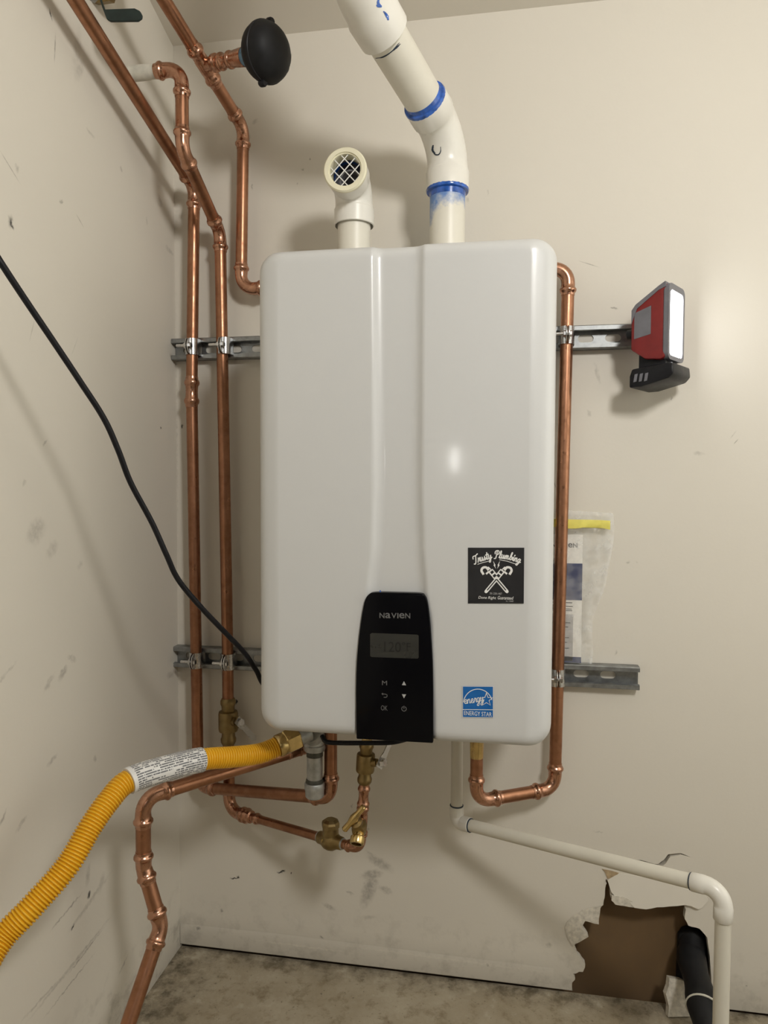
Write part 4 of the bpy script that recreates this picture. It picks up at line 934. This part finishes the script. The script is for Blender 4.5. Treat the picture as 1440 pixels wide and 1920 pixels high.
dab(lv, [[(812, 272), (811, 282), (816, 288)]], 'marker_ink', 'primer_dab', 2.2)

# =================================================================== AIR INTAKE VENT
RI = 0.0285
I0 = P(664, 470, -0.115); I1 = P(667, 352, -0.115); I0 = Vector((I0.x, I0.y, HZ1-0.02)); I1.x = I0.x; I2 = I1+Vector((0, -0.075, 0))
li = thing('intake_vent', (I0.x, I0.y, HZ1), 'short white plastic intake elbow with a diamond mesh screen facing the room', 'vent elbow')
a_ = elbow_path(I0, I1, I2, 0.036, 0.030, RI, 'hub')
bm = NB(); sweep(bm, a_[0], a_[1], 40, False); obj('elbow', bm, 'pvc_white', li)
obj('pipe', rod(I0, a_[2]+Vector((0, 0, 0.02)), RI, 40), 'pvc_diag', li)
bm = NB(); along(bm, a_[2]-Vector((0, 0, 0.0005)), a_[2]+Vector((0, 0, 0.003)), [(0, RI*1.01), (0, RI*1.17), (1, RI*1.19)], 40); obj('socket_lip', bm, 'pvc_white', li)
mo = a_[5]                                                             # mouth centre
# rim ring: outer cream flange with a stepped bore
bm = NB(); yv = Vector((0, -1, 0))
prof = [(-0.004, RI*1.17), (0.002, RI*1.27), (0.006, RI*1.27), (0.0085, RI*1.20), (0.0085, RI*0.98), (0.006, RI*0.96), (0.006, RI*0.90), (0.001, RI*0.88), (-0.02, RI*0.88)]
lathe(bm, mo, yv, prof, 44)
obj('rim', bm, 'pvc_cream', li, ang=30, label='cream rim ring')
bm = NB(); lathe(bm, mo, yv, [(-0.015, RI*0.87), (-0.052, RI*0.87), (-0.053, 0.0)], 36); obj('bore', bm, 'lamp_grey', li)
bm = NB(); c_ = mo-yv*0.022; lathe(bm, c_, yv, [(-0.006, RI*0.86), (0.003, RI*0.85)], 36); obj('primer_ring', bm, 'primer_blue', li)
bm = NB(); c_ = mo-yv*0.030+Vector((0.003, 0, -0.007)); lathe(bm, c_, yv, [(0, RI*0.62), (0.012, RI*0.62), (0.012, RI*0.52), (0, RI*0.5)], 30); obj('inner_socket', bm, 'lamp_grey', li)
gp = mo+yv*0.003; rr = RI*0.905; pitch = 0.0128
for dg in (1, -1):
    for k in range(-2, 3):
        off = (k+0.08*dg)*pitch
        if abs(off) >= rr*0.97: continue
        half = math.sqrt(rr*rr-off*off); a = Vector((math.cos(math.radians(47)), 0, dg*math.sin(math.radians(47)))); pn = Vector((-a.z, 0, a.x))
        c_ = gp+pn*off+yv*(0.0006*dg); bm = NB(); sweep(bm, [c_-a*half, c_+a*half], 0.0009, 8); obj('screen_wire', bm, 'print_white', li)

# =================================================================== YELLOW GAS HOSE AND GALVANIZED DRIP LEG
hp = [(-60, 1862, .80), (0, 1765, .845), (60, 1700, .87), (125, 1625, .90), (170, 1550, .93), (205, 1500, .955), (240, 1465, .98), (310, 1441, 1.02), (380, 1424, 1.065), (440, 1419, 1.10), (490, 1412, 1.13), (530, 1395, 1.15)]
hpts = [Pd(*h) for h in hp]
hpts.insert(0, hpts[0]+Vector((-0.004, -0.12, -0.05))); hpts.insert(0, hpts[0]+Vector((0, -0.14, -0.06))); hpts.insert(0, hpts[0]+Vector((0.01, -0.4, -0.12)))
for h in hpts: h.x = max(h.x, XL+0.02)
lg = thing('gas_hose', hpts[5], 'yellow corrugated gas hose with a printed white sleeve, left below the heater', 'gas hose')
step = 0.0041/8
cur, Ltot = resample(catmull(hpts, 16), step)
rad = [0.0161 - 0.0027*(0.5+0.5*math.cos(2*PI*i/8))**2 for i in range(len(cur))]
bm = NB(); sweep(bm, cur, rad, 22); obj('hose', bm, 'hose_yellow', lg, ang=80)
ia = min(range(len(cur)), key=lambda i: (cur[i]-Pd(241, 1464, .98)).length); ib = min(range(len(cur)), key=lambda i: (cur[i]-Pd(381, 1423, 1.065)).length)
seg_ = cur[ia:ib+1:8]; bm = NB(); sweep(bm, seg_, 0.0182, 40, True); obj('printed_sleeve', bm, 'hose_label', lg, label='white sleeve covered in small print')
he = cur[-1]; hd = (cur[-1]-cur[-30]).normalized()
bm = NB(); along(bm, he-hd*0.010, he+hd*0.004, [(0, 0.0168), (.15, 0.0182), (.85, 0.0182), (1, 0.0172)], 24); obj('collar', bm, 'brass_bright', lg)
bm = NB(); hexprism(bm, he+hd*0.003, he+hd*0.028, 0.0205); obj('flare_nut', bm, 'brass_bright', lg, False, label='brass hex nut')
bm = NB(); along(bm, he+hd*0.027, he+hd*0.048, [(0, 0.0155), (1, 0.0155)]); obj('threaded_end', bm, 'galvanized', lg)
DL = Pd(590, 1390, 1.20); zt = HZ0-0.002
dl = thing('drip_leg', (DL.x, DL.y, P(590, 1490, DL.y).z), 'grey galvanized drip leg under the heater, joined by the yellow hose', 'pipe nipple')
def zz(py): return P(590, py, DL.y).z
ax0 = Vector((DL.x, DL.y, 0))
def part(name, mat, prof, seg=28, label=None):
    bm = NB(); za, zb3 = prof[0][0], prof[-1][0]
    along(bm, ax0+Vector((0, 0, zz(za))), ax0+Vector((0, 0, zz(zb3))), [((zz(p)-zz(za))/(zz(zb3)-zz(za)), r) for p, r in prof], seg); obj(name, bm, mat, dl, label=label)
part('tee', 'galvanized', [(1366, 0.0165), (1394, 0.0165), (1396, 0.0182), (1402, 0.0186), (1406, 0.0175)])
tb = (he+hd*0.05-(ax0+Vector((0, 0, zz(1386))))); 
bm = NB(); q = ax0+Vector((0, 0, zz(1386))); along(bm, q, q+tb.normalized()*0.030, [(0, 0.0155), (.7, 0.0155), (.75, 0.0175), (1, 0.0175)]); obj('tee_branch', bm, 'galvanized', dl)
part('thread_dope', 'pipe_dope', [(1404, 0.0140), (1417, 0.0140)], label='dark thread sealant')
part('nipple', 'galvanized', [(1412, 0.01335), (1462, 0.01335)])
part('thread_dope', 'pipe_dope', [(1459, 0.0140), (1463, 0.0150), (1474, 0.0152)])
part('cap', 'galvanized', [(1466, 0.0160), (1468, 0.0172), (1478, 0.0172), (1481, 0.0162), (1492, 0.0158), (1495, 0.013)])

# =================================================================== CONDENSATE DRAIN (white PVC)
RP = 0.0106
K0 = P(854.5, 1400, -0.075); K1 = P(856, 1541, -0.075); K0 = Vector((K1.x, K1.y, HZ0+0.015)); K2 = Pd(1357, 1668, 0.985); K3 = Vector((K2.x, K2.y, 0.0))
lk = thing('condensate_pipe', (K3.x, K3.y, 0), 'thin white plastic condensate pipe running from the heater down right to the floor', 'drain pipe')
k1 = elbow(lk, K0, K1, K2, RP, 0.012, 0.017, 'pvc_white', 'pvc'); k2 = elbow(lk, K1, K2, K3, RP, 0.022, 0.019, 'pvc_white', 'pvc')
for a, b_ in ((K0, k1[0]), (k1[1], k2[0]), (k2[1], K3)): obj('pipe', rod(a, b_, RP, 28), 'pvc_drain', lk)
for q, d in ((k1[2], Vector((0, 0, 1))), (k1[3], (K2-K1).normalized()), (k2[2], (K2-K1).normalized())):
    bm = NB(); along(bm, q-d*0.0012, q+d*0.0012, [(0, RP*1.13), (.5, RP*1.16), (1, RP*1.13)], 28); obj('glue_line', bm, 'marker_ink', lk)

dab(lk, [[(855, 1552), (862, 1555.5), (870, 1558), (877, 1559.5)]], 'marker_ink', 'printed_mark', 2.0)
# =================================================================== BLACK DRAIN HOSE IN THE HOLE
N0 = P(1300, 1762, 0.05); N1 = P(1297, 1800, 0.0); N2 = P(1310, 1850, -0.06); N3 = P(1322, 1905, -0.115); 
ln = thing('drain_hose', (N3.x, N3.y, 0), 'fat black rubber drain hose coming out of the wall hole', 'drain hose')
cu_ = catmull([P(1300, 1752, 0.043), P(1298, 1772, 0.025), N1, N2, N3, Vector((N3.x+0.012, -0.19, 0.034)), Vector((N3.x+0.03, -0.32, 0.027)), Vector((N3.x+0.05, -0.6, 0.0265)), Vector((N3.x+0.08, -1.1, 0.0265))], 8)
for c_ in cu_: c_.z = max(c_.z, 0.0262)
bm = NB(); sweep(bm, cu_, [0.024+0.004*math.sin(i*0.5)*0.4 for i in range(len(cu_))], 28); obj('hose', bm, 'black_rubber', ln)
q = P(1310, 1832, -0.045); bm = NB(); bt = [P(1272, 1752, 0.03), P(1292, 1748, 0.02), P(1325, 1768, 0.02), P(1330, 1830, 0.015), P(1334, 1885, 0.015), P(1268, 1868, 0.03)]
prism(bm, bt, (0, 0.013, 0)); bevel(bm, 0.004, 2); obj('hole_shade', bm, 'black_rubber', ln)  # black slab added to stand in for the darkness of the oval hole
qd = (N3-N2).normalized(); qa = N2.lerp(N3, 0.75)
tt = (qd+Vector((-0.2, 0, 0))).normalized()
bm = NB(); pa = (Vector((1, 0, 0))-tt*tt.x).normalized(); pb = tt.cross(pa)
sweep(bm, [qa+(pa*math.cos(2*PI*k/28)+pb*math.sin(2*PI*k/28))*0.0272 for k in range(29)], 0.0018, 8, False); obj('cable_tie', bm, 'nylon_tie', ln, label='white cable tie')

# =================================================================== CABLES
cp_ = [(-70, 380, .78), (0, 490, .80), (50, 566, .83), (100, 640, .86), (150, 715, .89), (195, 785, .92), (222, 845, .94), (245, 905, .96), (285, 980, .985), (312, 1040, 1.00), (335, 1088, 1.02), (380, 1142, 1.05), (430, 1194, 1.09), (460, 1226, 1.115), (480, 1256, 1.13), (505, 1290, 1.15)]
cc = [Pd(*c_) for c_ in cp_]; cc.insert(0, cc[0]+Vector((0.0, -0.15, 0.08))); cc.insert(0, cc[0]+Vector((-0.01, -0.45, 0.20))); cc.insert(0, cc[0]+Vector((0.0, -0.6, 0.15)))
for c_ in cc: c_.x = max(c_.x, XL+0.01)
cc += [Vector((HX0+0.05, -0.20, HZ0+0.02))]
bm = NB(); sweep(bm, resample(catmull(cc, 10), 0.006)[0], 0.0040, 12); o = obj('power_cord', bm, 'cord_black', None); tag(o, 'long black power cord sagging from the left edge to the heater', 'cord')
wc = [P(604, 1380, -0.27), P(612, 1391, -0.28), P(640, 1393, -0.285), P(690, 1393, -0.29), P(735, 1392, -0.29), P(770, 1384, -0.28)]
bm = NB(); sweep(bm, resample(catmull(wc, 10), 0.005)[0], 0.0036, 12); o = obj('signal_cable', bm, 'cord_black', None); tag(o, 'short black cable lying along the heater underside by the control panel', 'cable')

# =================================================================== WORK LIGHT
al = math.radians(58); nL = Vector((math.sin(al), -math.cos(al), 0)); sL = Vector((math.cos(al), math.sin(al), 0)); zL = Vector((0, 0, 1))
F0 = P(1250, 610, -0.104); F0.z = 0
def zf(py, px=1250): return P(px, py, -0.104).z
dpt, wid = 0.060, 0.074
zbt = zf(722)
ll = thing('work_light', (F0.x, F0.y, zbt), 'red and grey cordless work light glowing on the end of the upper rail', 'work light')
def LP(n, s, z): return F0 + nL*n + sL*s + zL*z
side = [(-dpt, zf(648)), (-dpt, zf(572)), (-dpt+0.008, zf(562)), (-0.014, zf(534)), (-0.004, zf(527)), (-0.002, zf(532)), (-0.002, zf(668)), (-0.010, zf(672)), (-0.036, zf(668)), (-0.05, zf(656))]
bm = NB(); prism(bm, [LP(n, 0, z) for n, z in side], sL*wid); bevel(bm, 0.003, 2); body = obj('body', bm, 'lamp_red', ll, label='red housing')
bm = NB(); prism(bm, [LP(n, -0.0012, z) for n, z in [(-dpt+0.001, zf(598)), (-dpt+0.001, zf(572)), (-dpt+0.008, zf(561.5)), (-0.014, zf(533)), (-0.003, zf(526)), (-0.002, zf(536)), (-0.014, zf(541)), (-dpt+0.010, zf(570))]], sL*(wid+0.0024)); obj('top_guard', bm, 'lamp_grey', ll, False)
bm = NB(); prism(bm, [LP(n, -0.0006, z) for n, z in [(-dpt+0.006, zf(628)), (-dpt+0.006, zf(578)), (-0.026, zf(568)), (-0.026, zf(622))]], sL*0.001); obj('side_plate', bm, 'lamp_grey', ll, False)
bm = NB()
o_ = [(0.0, zf(527)), (wid, zf(527)), (wid, zf(672)), (0.0, zf(672))]
def rrect(s0, s1, z0, z1, r, n=5):
    out = []
    for cx, cz, a0 in ((s1-r, z1-r, 0), (s0+r, z1-r, 90), (s0+r, z0+r, 180), (s1-r, z0+r, 270)):
        for k in range(n+1): a = math.radians(a0+90*k/n); out.append((cx+r*math.cos(a), cz+r*math.sin(a)))
    return out
ro = rrect(0, wid, zf(672), zf(528), 0.012); ri = rrect(0.007, wid-0.007, zf(664), zf(540), 0.008)
def ringmesh(bm, outer_, inner_, n0, n1):
    A = [[bm.verts.new(LP(n, s, z)) for s, z in lp] for n, lp in ((n0, outer_), (n1, outer_), (n1, inner_), (n0, inner_))]
    k = len(outer_)
    for i in range(4):
        for j in range(k): bm.faces.new((A[i][j], A[i][(j+1) % k], A[(i+1) % 4][(j+1) % k], A[(i+1) % 4][j]))
ringmesh(bm, ro, ri, -0.006, 0.003); obj('bezel', bm, 'lamp_grey', ll, True, 40)
bm = NB(); prism(bm, [LP(-0.001, s, z) for s, z in ri], nL*-0.002); obj('led_panel', bm, 'led_panel', ll, False, label='glaring white light panel')
lt = bpy.data.lights.new('led_light', 'AREA'); lt.shape = 'RECTANGLE'; lt.size = wid-0.018; lt.size_y = zf(542)-zf(662); lt.energy = LAMP_POWER; lt.color = (0.90, 0.96, 1.0); lt.spread = math.radians(97)
lo = bpy.data.objects.new('led_light', lt); COL.objects.link(lo); lo.parent = ll
lo.location = LP(0.0035, wid/2, (zf(542)+zf(662))/2)-ll.location; lo.rotation_euler = nL.to_track_quat('-Z', 'Y').to_euler()
bm = NB(); prism(bm, [LP(n, 0.010, z) for n, z in [(-0.050, zf(655)), (-0.004, zf(668)), (-0.004, zf(690)), (-0.050, zf(688))]], sL*(wid-0.02)); bevel(bm, 0.002, 2); obj('neck', bm, 'black_plastic', ll)
bm = NB(); prism(bm, [LP(n, -0.004, z) for n, z in [(-0.056, zf(686)), (0.012, zf(680)), (0.014, zf(700)), (0.006, zf(710)), (-0.040, zf(722)), (-0.060, zf(722)), (-0.060, zf(700))]], sL*(wid+0.008)); bevel(bm, 0.003, 2); bt_ = obj('battery_pack', bm, 'black_plastic', ll, label='black battery pack')
for k in range(3):
    bm = NB(); n0 = -0.052+k*0.009; prism(bm, [LP(n, -0.0052, z) for n, z in [(n0, zf(712)), (n0+0.005, zf(711)), (n0+0.007, zf(696)), (n0+0.002, zf(697))]], sL*0.0015); obj('grip_rib', bm, 'lamp_grey', bt_, False)
bm = NB(); along(bm, LP(-dpt, 0.012, zf(615)), LP(-dpt-0.010, 0.012, zf(615)), [(0, 0.008), (1, 0.008)], 18); obj('magnet_foot', bm, 'black_plastic', ll)

# =================================================================== BAGGED MANUAL ON THE LOWER RAIL
zb0 = ZS2+0.0413/2+0.0006
def bx_(px, py=1150): return P(px, py, -0.016).x
def bz_(py, px=1090): return P(px, py, -0.016).z
bk_ = thing('booklet', (bx_(1060), -0.012, zb0), 'white and navy installation booklet inside a clear bag behind the right copper pipe', 'booklet')
x0, x1 = bx_(985), bx_(1091)
bm = NB(); box(bm, (x0, -0.0135, zb0+0.0012), (x1, -0.0105, bz_(1003))); obj('pages', bm, 'booklet_paper', bk_, False)
def pr(name, xa, xb, ya, yb, mat):
    bm = NB(); box(bm, (xa, -0.0138, bz_(yb)), (xb, -0.0134, bz_(ya))); obj(name, bm, mat, bk_, False)
pr('cover_block', x0, bx_(1091), 1057, 1126, 'booklet_navy'); bm = NB(); box(bm, (x0, -0.0138, zb0+0.0013), (x1, -0.0134, zb0+0.012)); obj('cover_foot', bm, 'booklet_navy', bk_, False); pr('table_print', x0, bx_(1075), 1153, 1241, 'booklet_table')
for y_, xe in ((1131, 1073), (1138, 1074), (1143, 1072), (1146, 1073), (1169, 1070), (1177, 1066), (1197, 1068), (1206, 1064), (1217, 1068), (1225, 1061), (1233, 1068)): pr('print_line', x0+0.02, bx_(xe), y_-0.6, y_+0.8, 'print_black')
xx = 1034.0
for chx, wd in (('N', 8), ('a', 8), ('V', 8.5), ('I', 2), ('e', 8), ('N', 8.5)):
    c_ = P(xx+wd/2, 1023, -0.0141); text('brand_letter', chx, (c_.x, -0.0141, bz_(1023)), wd*0.00093, 0.0080, 'print_black', bk_, bold=0.012); xx += wd+1.2
# the pouch
bag = thing('zip_bag', (bx_(1070), -0.012, zb0), 'clear plastic zip bag with a yellow seal, standing on the lower rail', 'plastic bag')
X0, X1, Z0_, Z1_ = bx_(968), bx_(1148), zb0+0.0004, bz_(957, 1110)
import mathutils
def wr(u, v, s):
    p = mathutils.noise.noise(Vector((u*7+s*9, v*13, s)))*0.0035 + mathutils.noise.noise(Vector((u*23, v*17+s*5, s)))*0.0014
    rip = 0.0030*math.sin(u*30+v*7)*math.exp(-((u-0.84)/0.10)**2)
    return p+rip
def XE(v):                                                             # the free side of the pouch folds inwards lower down
    t = sst((v-0.18)/0.62); return bx_(1112)*(1-t)+X1*t+0.002*math.sin(v*16)
bm = NB(); nu, nv = 44, 56
for s, y0 in ((0, -0.0175), (1, -0.0055)):
    g = []
    for j in range(nv+1):
        row = []
        for i in range(nu+1):
            u, v = i/nu, j/nv; e = min(1, 7*min(u, 1-u, v*1.5+0.05, 1-v))
            x = X0+(XE(v)-X0)*u; z = Z0_+(Z1_-Z0_)*v - 0.010*(u-0.5)*v*1.0
            yy = -0.0115+(y0+0.0115)*e + (wr(u, v, s+1.0)*e if s == 0 else wr(u, v, 3.0)*e*0.3)
            row.append(bm.verts.new((x, min(yy, -0.0018), max(z, Z0_))))
        g.append(row)
    for j in range(nv):
        for i in range(nu): bm.faces.new((g[j][i], g[j][i+1], g[j+1][i+1], g[j+1][i]))
bmesh.ops.remove_doubles(bm, verts=bm.verts, dist=2e-5); obj('pouch', bm, 'bag_plastic', bag, True, 80)
bm = NB(); rows_ = []
for i in range(25):
    u = 0.03+0.93*i/24; x = X0+(X1-X0)*u; zc = bz_(979)-0.010*(u-0.5)-0.002*math.sin(u*5)
    yq = -0.0200-0.0012*math.sin(u*21)
    rows_.append([bm.verts.new((x, yq, zc-0.0085-0.002*math.sin(u*14))), bm.verts.new((x, yq-0.0006, zc)), bm.verts.new((x, yq, zc+0.006)), bm.verts.new((x, yq+0.0012, zc+0.006)), bm.verts.new((x, yq+0.0012, zc-0.0085))])
for a, b_ in zip(rows_[:-1], rows_[1:]):
    for k in range(5): bm.faces.new((a[k], a[(k+1) % 5], b_[(k+1) % 5], b_[k]))
bm.faces.new(rows_[0]); bm.faces.new(rows_[-1][::-1]); obj('zip_strip', bm, 'zip_yellow', bag, label='yellow zip strip')

# =================================================================== VALVE AT THE TOP LEFT
VL = Pd(196, -14, 1.10); hv = Vector((0.02, 1, 0)).normalized()
tv = thing('ceiling_valve', (VL.x, VL.y, VL.z-0.02), 'brass pipe valve with a dark green lever at the top left by the ceiling', 'valve')
tx = Vector((1, 0, 0))
bm = NB(); c_ = Pd(190, -22, 1.12); along(bm, c_-tx*0.034, c_+tx*0.034, [(0, 0.0135), (.1, 0.017), (.25, 0.017), (.3, 0.021), (.7, 0.021), (.75, 0.017), (.9, 0.017), (1, 0.0135)], 8); obj('valve_body', bm, 'brass_dull', tv, False)
bm = NB(); along(bm, Vector((XL, c_.y, c_.z)), c_-tx*0.03, [(0, 0.0111), (1, 0.0111)]); obj('pipe', bm, 'copper_pipe', tv)
vq = c_+tx*0.062; route(tv, [c_+tx*0.03, vq, Vector((vq.x, vq.y, ZC-CSL*vq.y+0.01))], PR)
c2 = Pd(176, -4, 1.085); bm = NB(); along(bm, c2, c2+Vector((0, -0.012, -0.004)), [(0, 0.007), (1, 0.006)], 6); obj('stem_nut', bm, 'galvanized', tv, False)
bm = NB(); along(bm, c_+Vector((0, -0.016, 0)), c_+Vector((0, -0.036, 0)), [(0, 0.009), (1, 0.009)], 16); obj('stem', bm, 'brass_dull', tv)
lev = [(178, -12), (184, -9), (191, 13), (200, 36), (206, 39.5), (258, 39), (265, 34), (266, 28), (262, 20), (252, 15), (196, 17), (186, -12)]
lp_ = [Pd(x, y, 1.065) for x, y in lev]
bm = NB(); prism(bm, lp_, (0.0, 0.004, 0.0)); bevel(bm, 0.0008, 1); obj('lever', bm, 'lever_green', tv, label='dark green lever')
